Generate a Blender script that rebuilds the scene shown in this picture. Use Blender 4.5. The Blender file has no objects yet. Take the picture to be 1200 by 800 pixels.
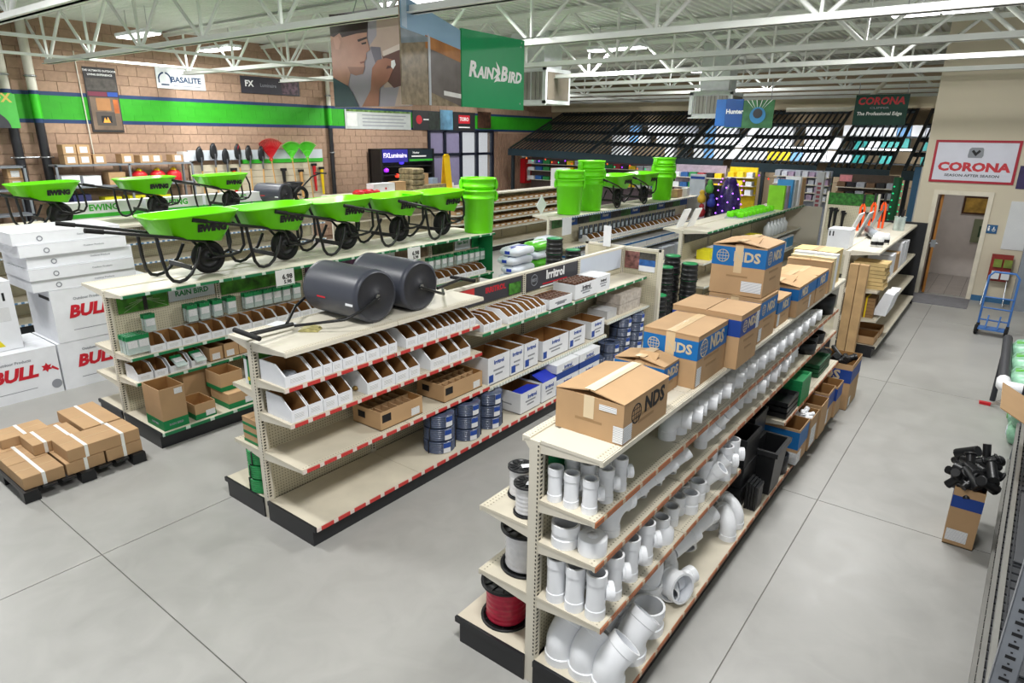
import bpy, bmesh, math, random
from math import pi, sin, cos, radians as R
from mathutils import Matrix, Vector
random.seed(7)
sc = bpy.context.scene
ROOT = sc.collection
# ------------------------------------------------ camera, world, lamps, exposure
yaw, pit, rol = 0.64677, 0.30855, 0.01288
fv = Vector((-sin(yaw)*cos(pit), cos(yaw)*cos(pit), -sin(pit)))
rv = Vector((cos(yaw), sin(yaw), 0)); uv = rv.cross(fv)
r2 = cos(rol)*rv + sin(rol)*uv; u2 = -sin(rol)*rv + cos(rol)*uv
cd = bpy.data.cameras.new('camera'); cam = bpy.data.objects.new('camera', cd); ROOT.objects.link(cam)
cd.sensor_width = 36; cd.lens = 36*758.5/1200; cd.clip_end = 200; cd.clip_start = .05
m = Matrix((r2, u2, -fv)).transposed().to_4x4(); m.translation = (0, 0, 3.05); cam.matrix_world = m
sc.camera = cam
w = bpy.data.worlds.new('world'); sc.world = w; w.use_nodes = True
w.node_tree.nodes['Background'].inputs[0].default_value = (.93, .96, 1, 1)
w.node_tree.nodes['Background'].inputs[1].default_value = 0.95
sc.view_settings.view_transform = 'Standard'; sc.view_settings.look = 'None'
sc.view_settings.gamma = 1; sc.view_settings.use_curve_mapping = False
sc.view_settings.exposure = -0.75
LAMP_W = 270          # watts of each high bay lamp
LAMPS = [(-6.9, 6.85), (-7.0, 12.66), (-7.0, 18.0), (-14.3, 8.3), (-13.6, 6.3), (-13.8, 13.5), (-13.5, 18.5),
         (-1.3, 11.4), (-1.2, 6.6), (-1.2, 1.6), (-6.9, 1.6), (-12.5, 1.4)]
# ------------------------------------------------ materials
def lin(h):
    h = h.lstrip('#'); c = [int(h[i:i+2], 16)/255 for i in (0, 2, 4)]
    return tuple((x/12.92 if x <= .04045 else ((x+.055)/1.055)**2.4) for x in c) + (1,)
MATS = {}
def N(t, k, **kw):
    n = t.nodes.new(k)
    for a, b in kw.items(): setattr(n, a, b)
    return n
def mat(name, c, rough=.55, metal=0, var=.08, sc_=6., bump=0, tr=0, em=None, es=0, alpha=1, spec=.4, rnd=0):
    if name in MATS: return MATS[name]
    M = bpy.data.materials.new(name); M.use_nodes = True; t = M.node_tree; b = t.nodes['Principled BSDF']
    b.inputs['Roughness'].default_value = rough; b.inputs['Metallic'].default_value = metal
    b.inputs['Specular IOR Level'].default_value = spec
    col = lin(c)
    tc = N(t, 'ShaderNodeTexCoord')
    nz = N(t, 'ShaderNodeTexNoise'); nz.inputs['Scale'].default_value = sc_; nz.inputs['Detail'].default_value = 4
    t.links.new(tc.outputs['Object'], nz.inputs['Vector'])
    mx = N(t, 'ShaderNodeMapRange'); mx.inputs[1].default_value = .3; mx.inputs[2].default_value = .7
    mx.inputs[3].default_value = 1-var; mx.inputs[4].default_value = 1+var
    t.links.new(nz.outputs[0], mx.inputs[0])
    sca = N(t, 'ShaderNodeVectorMath', operation='SCALE'); sca.inputs[0].default_value = col[:3]
    src = mx.outputs[0]
    if rnd:
        oi = N(t, 'ShaderNodeObjectInfo'); m2 = N(t, 'ShaderNodeMapRange'); m2.inputs[3].default_value = 1-rnd; m2.inputs[4].default_value = 1+rnd
        t.links.new(oi.outputs['Random'], m2.inputs[0]); mu = N(t, 'ShaderNodeMath', operation='MULTIPLY')
        t.links.new(src, mu.inputs[0]); t.links.new(m2.outputs[0], mu.inputs[1]); src = mu.outputs[0]
    t.links.new(src, sca.inputs['Scale']); t.links.new(sca.outputs[0], b.inputs['Base Color'])
    if bump:
        bp = N(t, 'ShaderNodeBump'); bp.inputs['Strength'].default_value = bump; bp.inputs['Distance'].default_value = .01
        n2 = N(t, 'ShaderNodeTexNoise'); n2.inputs['Scale'].default_value = sc_*8; t.links.new(tc.outputs['Object'], n2.inputs['Vector'])
        t.links.new(n2.outputs[0], bp.inputs['Height']); t.links.new(bp.outputs[0], b.inputs['Normal'])
    if tr: b.inputs['Transmission Weight'].default_value = tr
    if alpha < 1: b.inputs['Alpha'].default_value = alpha
    if em: b.inputs['Emission Color'].default_value = lin(em); b.inputs['Emission Strength'].default_value = es
    M.diffuse_color = col; MATS[name] = M; return M
def pattern(name, base, spot, kind, pitch, frac, rough=.5, pitch2=None, off=0.):
    """procedural repeating print: kind 'YZ'/'XY' = round holes, 'Y'/'Z'/'X' = dashes along that axis"""
    M = mat(name, base, rough, var=.04); t = M.node_tree; b = t.nodes['Principled BSDF']
    old = b.inputs['Base Color'].links[0].from_socket
    tc = N(t, 'ShaderNodeTexCoord'); sp = N(t, 'ShaderNodeSeparateXYZ'); t.links.new(tc.outputs['Object'], sp.inputs[0])
    def mth(op, a, bb=None):
        n = N(t, 'ShaderNodeMath', operation=op)
        for i, v in ((0, a), (1, bb)):
            if v is None: continue
            if isinstance(v, (int, float)): n.inputs[i].default_value = v
            else: t.links.new(v, n.inputs[i])
        return n.outputs[0]
    def fr(ax, p): return mth('FRACT', mth('ADD', mth('DIVIDE', sp.outputs['XYZ'.index(ax)], p), 100.0+off))
    if len(kind) == 2:
        a = mth('SUBTRACT', fr(kind[0], pitch), .5); c = mth('SUBTRACT', fr(kind[1], pitch2 or pitch), .5)
        d = mth('SQRT', mth('ADD', mth('MULTIPLY', a, a), mth('MULTIPLY', c, c))); f = mth('LESS_THAN', d, frac)
    else:
        f = mth('LESS_THAN', fr(kind, pitch), frac)
        if pitch2:
            g = mth('GREATER_THAN', fr(kind, pitch2), .22); f = mth('MULTIPLY', f, g)
    mx = N(t, 'ShaderNodeMix', data_type='RGBA'); t.links.new(f, mx.inputs[0]); t.links.new(old, mx.inputs[6])
    mx.inputs[7].default_value = lin(spot); t.links.new(mx.outputs[2], b.inputs['Base Color']); return M
beige = mat('beige_steel', '#D6D0C0', .45, var=.03, sc_=2)
worn = mat('worn_shelf', '#CFC7B4', .5, var=.10, sc_=3)
peg = pattern('pegboard', '#CFC8AF', '#7C7560', 'YZ', .0254, .2)
pegx = pattern('pegboard_cross', '#CFC8AF', '#7C7560', 'XZ', .0254, .2)
perf = pattern('perforated_shelf', '#D3CBB7', '#8E8672', 'XY', .0254, .2)
slots = pattern('slotted_upright', '#D8D0BC', '#3A352B', 'Z', .0254, .55)
black = mat('black_metal', '#1E1E20', .45, var=.15)
kick = mat('kick_plate_black', '#202124', .4, var=.2, sc_=3)
white = mat('white_paint', '#E9EAEA', .5, var=.03)
wcard = mat('white_card', '#E2E4E8', .6, var=.04)
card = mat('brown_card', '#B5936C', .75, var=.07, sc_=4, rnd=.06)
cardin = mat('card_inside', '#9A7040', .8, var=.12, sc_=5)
tape = mat('packing_tape', '#D2B891', .25, var=.05)
ndsblue = mat('print_blue', '#0F66A8', .55, var=.05)
navyb = mat('print_dark_blue', '#1B3F8C', .55, var=.05)
prgreen = mat('print_green', '#0B7A43', .55, var=.08)
ink = mat('black_ink', '#17171A', .6, var=0)
inkred = mat('red_ink', '#C41E2E', .55, var=0)
inkw = mat('white_ink', '#F2F2F2', .55, var=0)
inkg = mat('grey_ink', '#8B8E95', .6, var=0)
inkline = mat('print_brown', '#9A7B56', .7, var=0)
inktan = mat('tan_ink', '#C6B698', .6, var=0)
inkblue = mat('blue_ink', '#24499B', .6, var=0)
label_m = pattern('paper_label', '#F0F0EE', '#A4A9B2', 'Z', .009, .4)
lime = mat('lime_paint', '#6CD808', .3, var=.03, spec=.5)
limep = mat('lime_plastic', '#6ADA0A', .38, var=.03)
tube_b = mat('black_tube', '#17181A', .35, var=.1)
rubber = mat('rubber', '#141415', .75, var=.2, sc_=30)
steel = mat('steel', '#A9ACB0', .3, .9, var=.1)
pvc = mat('pvc_white', '#F3F5F8', .3, var=.02, spec=.5)
pvcin = mat('pvc_inside', '#DCDFE4', .45, var=.02)
green_p = mat('green_plastic', '#1E8A50', .45, var=.1)
dk_green = mat('dark_green_plastic', '#10502F', .5, var=.1)
blk_p = mat('black_plastic', '#1B1C1E', .4, var=.15, sc_=10)
clear = mat('clear_bag', '#D5E6E2', .15, var=.1, sc_=20, alpha=.55)
# ------------------------------------------------ mesh helpers
class MB:
    def __init__(s, M=None): s.v = []; s.f = []; s.m = []; s.s = []; s.M = M
    def add(s, vs, fs, m=0, sm=False):
        o = len(s.v)
        s.v += [tuple(s.M @ Vector(p)) for p in vs] if s.M else [tuple(p) for p in vs]
        for f in fs: s.f.append(tuple(i+o for i in f)); s.m.append(m); s.s.append(sm)
        return s
    def box(s, x0, x1, y0, y1, z0, z1, m=0):
        return s.add([(x0,y0,z0),(x1,y0,z0),(x1,y1,z0),(x0,y1,z0),(x0,y0,z1),(x1,y0,z1),(x1,y1,z1),(x0,y1,z1)],
              [(3,2,1,0),(4,5,6,7),(0,1,5,4),(1,2,6,5),(2,3,7,6),(3,0,4,7)], m)
    def cbox(s, c, d, m=0): return s.box(c[0]-d[0]/2, c[0]+d[0]/2, c[1]-d[1]/2, c[1]+d[1]/2, c[2]-d[2]/2, c[2]+d[2]/2, m)
    def quad(s, a, b, c, d, m=0): return s.add([a,b,c,d], [(0,1,2,3)], m)
    def prism(s, pts, ax, a, b, m=0):
        def P(p, t): return {'x': (t,p[0],p[1]), 'y': (p[0],t,p[1]), 'z': (p[0],p[1],t)}[ax]
        n = len(pts); vs = [P(p, a) for p in pts]+[P(p, b) for p in pts]
        return s.add(vs, [tuple(range(n)), tuple(range(2*n-1, n-1, -1))]+[(i, n+i, n+(i+1)%n, (i+1)%n) for i in range(n)], m)
    def lathe(s, prof, n=20, m=0, c=(0,0,0), sm=True, ax='z'):
        """prof: (radius, height) list, open profile; end caps where radius is 0"""
        k = len(prof); vs = []
        for r, h in prof:
            for i in range(n):
                a = 2*pi*i/n; p = (r*cos(a), r*sin(a), h)
                if ax == 'x': p = (p[2], p[0], p[1])
                if ax == 'y': p = (p[0], p[2], p[1])
                vs.append((p[0]+c[0], p[1]+c[1], p[2]+c[2]))
        fs = [(j*n+i, j*n+(i+1)%n, (j+1)*n+(i+1)%n, (j+1)*n+i) for j in range(k-1) for i in range(n)]
        return s.add(vs, fs, m, sm)
    def tube(s, path, r, n=8, m=0, cap=True, sm=True):
        P = [Vector(p) for p in path]; k = len(P); rr = r if isinstance(r, (list, tuple)) else [r]*k
        up = None; vs = []
        for i in range(k):
            t = (P[min(i+1, k-1)]-P[max(i-1, 0)]).normalized()
            if up is None: up = Vector((0,0,1)) if abs(t.z) < .9 else Vector((1,0,0))
            a = (up - t*up.dot(t)).normalized(); b = t.cross(a); up = a
            for j in range(n):
                q = 2*pi*j/n; vs.append(tuple(P[i]+(a*cos(q)+b*sin(q))*rr[i]))
        fs = [(i*n+j, i*n+(j+1)%n, (i+1)*n+(j+1)%n, (i+1)*n+j) for i in range(k-1) for j in range(n)]
        s.add(vs, fs, m, sm)
        if cap: s.add(vs[:n], [tuple(range(n-1,-1,-1))], m); s.add(vs[-n:], [tuple(range(n))], m)
        return s
    def ring(s, c, R_, r, n=24, k=8, ax='z', m=0, rz=None):
        vs = []
        for i in range(n):
            a = 2*pi*i/n
            for j in range(k):
                b = 2*pi*j/k; q = R_+r*cos(b); z = (rz or r)*sin(b)
                p = (q*cos(a), q*sin(a), z)
                if ax == 'x': p = (p[2], p[0], p[1])
                if ax == 'y': p = (p[0], p[2], p[1])
                vs.append((p[0]+c[0], p[1]+c[1], p[2]+c[2]))
        return s.add(vs, [(i*k+j, ((i+1)%n)*k+j, ((i+1)%n)*k+(j+1)%k, i*k+(j+1)%k) for i in range(n) for j in range(k)], m, True)
    def build(s, name, mats, parent=None, bevel=0, norm=True):
        me = bpy.data.meshes.new(name); me.from_pydata(s.v, [], s.f)
        for x in (mats if isinstance(mats, (list, tuple)) else [mats]): me.materials.append(x)
        me.polygons.foreach_set('material_index', s.m); me.polygons.foreach_set('use_smooth', s.s)
        if norm:
            bm = bmesh.new(); bm.from_mesh(me); bmesh.ops.recalc_face_normals(bm, faces=bm.faces); bm.to_mesh(me); bm.free()
        return obj(name, me, parent, bevel)
COL = [ROOT]
TMP = bpy.data.collections.new('prototypes')
def obj(name, me, parent=None, bevel=0):
    o = bpy.data.objects.new(name, me); COL[0].objects.link(o)
    if parent:
        o.parent = parent
        if parent.get('worldspace'): o.matrix_parent_inverse = parent.matrix_basis.inverted()
        if parent.get('ws_child'): o.matrix_parent_inverse = Matrix.Identity(4)
    if bevel:
        b = o.modifiers.new('bevel', 'BEVEL'); b.width = bevel; b.segments = 2; b.limit_method = 'ANGLE'
    return o
def tag(o, label, cat, group=None):
    o['label'] = label; o['category'] = cat
    if group: o['group'] = group
    return o
def thing(name, label, cat, loc=(0,0,0), rz=0, group=None, ws=False):
    o = bpy.data.objects.new(name, None); COL[0].objects.link(o); o.location = loc; o.rotation_euler = (0,0,rz)
    o.empty_display_size = .1
    if ws: o.matrix_basis = Matrix.Translation(loc); WS.append(o)
    return tag(o, label, cat, group)
WS = []
def part(mb, name, mats, parent, bevel=0, label=None):
    """world-space mesh parented to a world-space thing"""
    o = mb.build(name, mats, None, bevel); o.parent = parent
    o.matrix_parent_inverse = Matrix.Translation(-Vector(parent.location)) if parent in WS else Matrix.Identity(4)
    if label: o['label'] = label
    return o
class proto:
    def __enter__(s): COL[0] = TMP
    def __exit__(s, *a): COL[0] = ROOT
def dup(src, loc, rz=0, label=None, group=None, rot=None, scale=None):
    r = src.copy(); ROOT.objects.link(r); r.location = loc; r.rotation_euler = rot or (0,0,rz)
    if scale: r.scale = scale if isinstance(scale, (tuple, list)) else (scale,)*3
    if label: r['label'] = label
    if group: r['group'] = group
    for ch in list(src.children):
        c = ch.copy(); ROOT.objects.link(c); c.parent = r
        for g in list(ch.children):
            d = g.copy(); ROOT.objects.link(d); d.parent = c
    return r
FONT = {}
def text(parent, body, size, loc, rot, m, bold=0., shear=0., al='CENTER', name='lettering', sx=1., ws=False):
    key = (body, size, bold, shear, al, m.name, sx)
    if key not in FONT:
        cu = bpy.data.curves.new('txt', 'FONT'); cu.body = body; cu.size = size; cu.align_x = al; cu.align_y = 'CENTER'
        cu.offset = bold*size*1.7; cu.shear = shear; cu.resolution_u = 2; cu.extrude = .0006
        o = bpy.data.objects.new('txt', cu); TMP.objects.link(o)
        dg = bpy.context.evaluated_depsgraph_get(); me = bpy.data.meshes.new_from_object(o)
        bpy.data.objects.remove(o); me.materials.clear(); me.materials.append(m)
        for v in me.vertices: v.co.x *= sx
        me.name = 'lettering'; FONT[key] = me
    o = obj(name, FONT[key]); o.parent = parent; o.location = loc; o.rotation_euler = rot
    if parent in WS: o.matrix_parent_inverse = Matrix.Translation(-Vector(parent.location))
    return o
FY = (pi/2, 0, 0)          # reads from -Y
FX = (pi/2, 0, pi/2)       # reads from +X
ORD = 'first second third fourth fifth sixth seventh eighth ninth tenth eleventh twelfth thirteenth fourteenth fifteenth sixteenth seventeenth eighteenth nineteenth twentieth'.split()
ORD += ['twenty-'+x for x in ORD[:9]]+['thirtieth']+['thirty-'+x for x in ORD[:9]]+['fortieth']+['forty-'+x for x in ORD[:9]]+['fiftieth']
def structure(o): o['kind'] = 'structure'; return o
ROOT.children.link(TMP)
# ------------------------------------------------ room shell
conc = mat('polished_concrete', '#A5A4A0', .32, var=.06, sc_=.9, spec=.45)
t = conc.node_tree; b = t.nodes['Principled BSDF']            # cloudy trowel marks and stains on the slab
tc = N(t, 'ShaderNodeTexCoord'); n1 = N(t, 'ShaderNodeTexNoise'); n1.inputs['Scale'].default_value = 3.2; n1.inputs['Detail'].default_value = 8; n1.inputs['Distortion'].default_value = 1.2
t.links.new(tc.outputs['Object'], n1.inputs['Vector'])
rr = N(t, 'ShaderNodeMapRange'); rr.inputs[1].default_value = .35; rr.inputs[2].default_value = .75; rr.inputs[3].default_value = .93; rr.inputs[4].default_value = 1.05
t.links.new(n1.outputs[0], rr.inputs[0])
old = b.inputs['Base Color'].links[0].from_socket; sv = N(t, 'ShaderNodeVectorMath', operation='SCALE')
t.links.new(old, sv.inputs[0]); t.links.new(rr.outputs[0], sv.inputs['Scale']); t.links.new(sv.outputs[0], b.inputs['Base Color'])
r3 = N(t, 'ShaderNodeMapRange'); r3.inputs[3].default_value = .22; r3.inputs[4].default_value = .5; t.links.new(n1.outputs[0], r3.inputs[0]); t.links.new(r3.outputs[0], b.inputs['Roughness'])
joint = mat('joint_filler', '#7A7873', .8)
floor = structure(MB().box(-17, 6, -3, 25, -.25, -.007).build('floor', joint))
xs = [-17, -13, -9, -4.95, -.87, 3.2, 6]; ys = [-3, 1.46, 5.68, 9.4, 13.4, 17.4, 21.4, 25]
for i in range(len(xs)-1):
    for j in range(len(ys)-1):
        MB().box(xs[i]+.004, xs[i+1]-.004, ys[j]+.004, ys[j+1]-.004, -.007, 0).build('slab', conc, floor)
block_m = mat('tan_block', '#A48873', .85, var=.10, sc_=14, bump=.3, rnd=.10)
mortar = mat('mortar', '#8F7561', .9)
band_g = mat('painted_block_green', '#2E9E1B', .6, var=.05, bump=.2, rnd=.03)
band_n = mat('navy_paint', '#233A63', .6)
WX = -16.15
wl = MB().box(-16.4, WX-.02, -3, 16.55, 0, 6).box(-16.4, WX-.02, 20.0, 25, 0, 6).box(-16.4, WX-.02, 16.55, 20.0, 3.22, 6).build('wall_left', mortar)
structure(wl)
MB().box(WX-.021, WX-.004, -1, 24, 3.173, 3.783).build('painted_mortar', band_g, wl)
CH, CL = .2032, .4064
cells = []
for k in range(-16, 12):
    z = 3.173+k*CH
    if z < 0: continue
    y = -1 + (CL/2 if k % 2 else 0)
    while y < 24.0:
        y0, y1 = y, y+CL
        if not (y1 > 16.55 and y0 < 20.0 and z < 3.17): cells.append((y0, min(y1, 24.2), z, 0 <= k < 3))
        y += CL
inview = [c for c in cells if c[0] > 3.4 and 1.9 < c[2] < 4.7 and not (c[0] > 12.2)]
inview.sort(key=lambda c: c[0]); near = set(inview[:296]); rest = MB()
bm1 = MB().box(WX-.03, WX, .005, CL-.005, .005, CH-.005)
me_t = bm1.build('block', block_m, wl); me_g = bm1.build('block', band_g, wl)
use = {False: [me_t, 0], True: [me_g, 0]}
for c in cells:
    if c in near and abs(c[1]-c[0]-CL) < 1e-6:
        u = use[c[3]]
        if u[1] == 0: o = u[0]; u[1] = 1
        else: o = u[0].copy(); ROOT.objects.link(o)
        o.location = (0, c[0], c[2])
    else: rest.box(WX-.03, WX, c[0]+.005, c[1]-.005, c[2]+.005, c[2]+CH-.005, 1 if c[3] else 0)
rest.build('block_courses', [block_m, band_g], wl)['kind'] = 'stuff'
for z0, z1 in ((3.17, 3.245), (3.71, 3.785)):
    MB().box(WX-.001, WX+.003, -1, 24, z0, z1).build('painted_band', band_n, wl)
fl = MB()
for i in range(38): fl.box(WX-.01, WX+.03, 20.1+i*.105, 20.16+i*.105, 0, 3.1)
fl.build('fluted_facing', mat('fluted_block', '#9A7C68', .85, var=.12), wl)['kind'] = 'stuff'
# back wall and the wall with the doorway
tanw = mat('tan_wall', '#C9BD9F', .7, var=.02, sc_=1)
cream = mat('cream_wall', '#D2C8B2', .7, var=.02, sc_=1)
structure(MB().box(-16.4, 0, 24.0, 24.2, 0, 6).build('wall_back', mat('brown_wall', '#9C8A70', .8, var=.05)))
structure(MB().box(-16.1, -1.5, 23.85, 24, 3.98, 4.3).build('trim_1', tanw))
wr = MB().box(-1.57, -1.217, 15.74, 15.9, 0, 6).box(-.39, 6, 15.74, 15.9, 0, 6).box(-1.217, -.39, 15.74, 15.9, 2.03, 6).box(-1.57, -1.4, 15.9, 24, 0, 6).build('wall_right', cream)
structure(wr)
structure(MB().box(-.35, 6, 15.725, 15.74, 0, .11).build('baseboard_right', mat('blue_base', '#3A6B93', .5)))
structure(MB().box(-1.3, -1.217, 15.71, 15.75, 0, 2.115).box(-.39, -.31, 15.71, 15.75, 0, 2.115).box(-1.217, -.39, 15.71, 15.75, 2.03, 2.115).build('trim_2', mat('door_trim', '#DDD5C2', .6)))
structure(MB().box(-1.36, -.31, 14.75, 15.7, 0, .012).build('trim_3', mat('grey_mat', '#77767A', .9, var=.1)))
# washroom behind the doorway
wash = mat('washroom_tile', '#CFC8C2', .5, var=.04)
wb = MB().box(-1.4, .4, 18.4, 18.5, 0, 2.7).box(.35, .4, 15.9, 18.4, 0, 2.7).box(-1.4, -1.35, 15.9, 18.4, 0, 2.7).box(-1.4, .4, 15.9, 18.4, 2.6, 2.7)
structure(wb.build('wall_washroom', wash))
wf = structure(MB().box(-1.35, .35, 15.9, 18.4, .0, .004).build('floor_washroom', joint))
tile_m = mat('floor_tile', '#A7A09A', .4, var=.06, rnd=.05)
for i in range(6):
    for j in range(8): MB().box(-1.35+i*.285, -1.07+i*.285-.005, 15.9+j*.31, 16.2+j*.31, .004, .012).build('tile', tile_m, wf)
wl2 = thing('added_washroom_lamp', 'added lamp brightening the washroom behind the doorway', 'lamp', (-.5, 17.2, 2.55), ws=True)  # lamp added to brighten the room seen through the doorway
part(MB().box(-.7, -.3, 17.0, 17.4, 2.55, 2.6), 'lamp_housing', white, wl2)
ld = bpy.data.lights.new('lamp_light', 'AREA'); ld.size = .4; ld.energy = 14; lo = bpy.data.objects.new('lamp_light', ld); ROOT.objects.link(lo); lo.location = (-.5, 17.2, 2.54); lo.parent = wl2; lo.matrix_parent_inverse = Matrix.Translation(-wl2.location)
oak = mat('oak_door', '#A9702F', .45, var=.12, sc_=5)
d1 = structure(MB().box(-.42, .42, 0, .045, 0, 2.02).build('door_1', oak)); d1.location = (-1.17, 16.25, .012); d1.rotation_euler = (0, 0, R(97))
MB().box(-.43, -.41, -.02, .065, .95, 1.1).tube([(-.36, -.06, 1.02), (-.36, .1, 1.02)], .02).build('door_handle', steel, d1)
pic = thing('framed_picture', 'long yellow landscape picture on the washroom back wall above the small print', 'picture', (-.25, 18.38, 1.62), ws=True)
part(MB().box(-.9, .2, 18.36, 18.4, 1.45, 1.85), 'picture_frame', mat('dark_frame', '#4A2E16', .5), pic)
part(MB().box(-.86, .16, 18.35, 18.36, 1.49, 1.81), 'print', mat('yellow_print', '#A98638', .6, var=.4, sc_=6), pic)
pic = thing('framed_picture', 'small green plant print hanging below the yellow picture in the washroom', 'picture', (-.5, 18.38, .95), ws=True)
part(MB().box(-.62, -.2, 18.36, 18.4, .82, 1.35), 'picture_frame', mat('olive_frame', '#7D8468', .5), pic)
part(MB().box(-.5, -.32, 18.35, 18.36, .95, 1.2), 'print', mat('green_print', '#39513A', .6, var=.3), pic)
# entrance glazing in the left wall
alu = mat('dark_aluminium', '#262A38', .35, .3)
glass = mat('glass', '#EAF2F8', .05, var=0, alpha=.08, spec=.6)
screen = mat('screen_film', '#8C85A6', .4, var=.05, alpha=.8)
dr = MB(); ysd = [16.57, 17.36, 18.2, 19.1, 20.0]
for y in ysd: dr.box(-16.25, -16.12, y-.05, y+.05, 0, 3.2)
for z in (.0, 2.33, 3.12): dr.box(-16.25, -16.12, 16.57, 20, z, z+.09)
d2 = structure(dr.build('door_2', alu))
for i in range(4):
    for z0, z1 in ((.09, 2.33), (2.42, 3.12)):
        MB().box(-16.2, -16.19, ysd[i]+.05, ysd[i+1]-.05, z0, z1).build('pane', screen if i < 2 else glass, d2)
# the brightly lit forecourt beyond the glass
structure(MB().box(-24, -16.4, 12, 26, -.3, -.1).build('floor_forecourt', mat('asphalt_pale', '#D8D8DA', .8)))
# ------------------------------------------------ roof deck and joists
deckm = mat('white_deck', '#D9DDD8', .55, var=.04, sc_=2)
dk = MB(); p = .152; n = int(22/p); pts = []
for i in range(n):
    x = -16.4+i*p; pts += [(x, 5.24), (x+.055, 5.24), (x+.075, 5.2), (x+.132, 5.2)]
vs = [(x, -2, z) for x, z in pts]+[(x, 24, z) for x, z in pts]; k = len(pts)
dk.add(vs, [(i, i+1, k+i+1, k+i) for i in range(k-1)])
dk.box(-16.4, 6, -2, 24, 5.26, 5.3)
structure(dk.build('ceiling', deckm, norm=False))
jm = mat('joist_white', '#E4E7E2', .45, var=.05, sc_=3)
JY = [3.05, 5.34, 8.06, 10.54, 12.79, 14.93, 16.9, 18.9, 20.9, 22.8]
for q, y in enumerate(JY):
    xe = 5.5 if y < 15.74 else -1.6
    j = thing('roof_joist', 'white steel roof joist, %s from the camera end of the hall' % ORD[q], 'joist', (-15.3, y, 4.25), group='roof joists', ws=True)
    part(MB().box(-15.45, xe, y-.075, y-.012, 4.25, 4.262).box(-15.45, xe, y-.03, y-.012, 4.25, 4.33).box(-15.45, xe, y+.012, y+.075, 4.25, 4.262).box(-15.45, xe, y+.012, y+.03, 4.25, 4.33), 'bottom_chord', jm, j)
    part(MB().box(-16.15, xe, y-.07, y+.07, 5.14, 5.155).box(-16.15, xe, y-.012-.015, y+.027, 5.08, 5.15), 'top_chord', jm, j)
    x = -15.3; part(MB().tube([(-16.1, y, 5.1), (x, y, 4.29)], .035, 4), 'web', jm, j)
    while x < xe-.5:
        xm = x+.95
        if y < 19:
            part(MB().tube([(x+.03, y, 4.29), (xm, y, 5.11)], .032, 4), 'web', jm, j)
            if xm+.95 < xe: part(MB().tube([(xm, y, 5.11), (xm+.92, y, 4.29)], .032, 4), 'web', jm, j)
            part(MB().box(x-.03, x+.0, y-.02, y+.02, 4.3, 5.1), 'web_post', jm, j)
        x += 1.9
for q, (x, z) in enumerate(((-13.6, 4.22), (-11.0, 4.22), (-6.0, 5.06))):
    tag(MB().box(x-.02, x+.02, 2.9, 22.9, z, z+.045).box(x+.02, x+.06, 2.9, 22.9, z, z+.01).build('bridging_bar', jm),
        ['white bridging bar below the joists nearest the block wall', 'white bridging bar below the joists, second from the block wall', 'white bridging bar tucked under the deck along the hall'][q], 'bar')
glow = mat('led_panel', '#FFFFFF', .5, em='#FFFFFF', es=14)
hous = mat('lamp_housing', '#DADDE0', .4)
for q, (x, y) in enumerate(LAMPS):
    L = thing('high_bay_lamp', 'white hanging high bay lamp with glowing panel, %s in the lamp list' % ORD[q], 'lamp', (x, y, 4.7), ws=True)
    seen = {0: 'glowing high bay lamp just above the hanging poster sign', 1: 'glowing high bay lamp below the deck right of the hanging sign', 2: 'farthest glowing high bay lamp above the grey air outlet',
            3: 'glowing high bay lamp near the block wall, right of its neighbour', 4: 'glowing high bay lamp behind the second joist near the block wall', 7: 'long glowing lamp panel at upper right before the cream wall'}
    L['label'] = seen.get(q, 'high bay lamp outside the picture, lighting the %s' % ['', '', '', '', '', 'far block wall', 'entrance corner', '', 'right aisle', 'near right aisle', 'near middle aisle', 'near left corner'][q])
    lx, ly = (.62, .15) if q != 7 else (.6, .16)
    part(MB().box(x-lx, x+lx, y-ly, y+ly, 4.74, 4.8), 'lamp_housing', hous, L)
    part(MB().box(x-lx+.02, x-.02, y-ly+.02, y+ly-.02, 4.72, 4.74).box(x+.02, x+lx-.02, y-ly+.02, y+ly-.02, 4.72, 4.74), 'light_panel', glow, L)
    part(MB().tube([(x-.4, y, 4.8), (x-.4, y, 5.2)], .006, 4).tube([(x+.4, y, 4.8), (x+.4, y, 5.2)], .006, 4), 'hanger_wire', steel, L)
    ld = bpy.data.lights.new('lamp_light', 'AREA'); ld.shape = 'RECTANGLE'; ld.size = 1.2; ld.size_y = .5; ld.energy = LAMP_W; ld.color = (1, .995, .985)
    lo = bpy.data.objects.new('lamp_light', ld); ROOT.objects.link(lo); lo.location = (x, y, 4.7); lo.parent = L; lo.matrix_parent_inverse = Matrix.Translation(-L.location)
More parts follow.
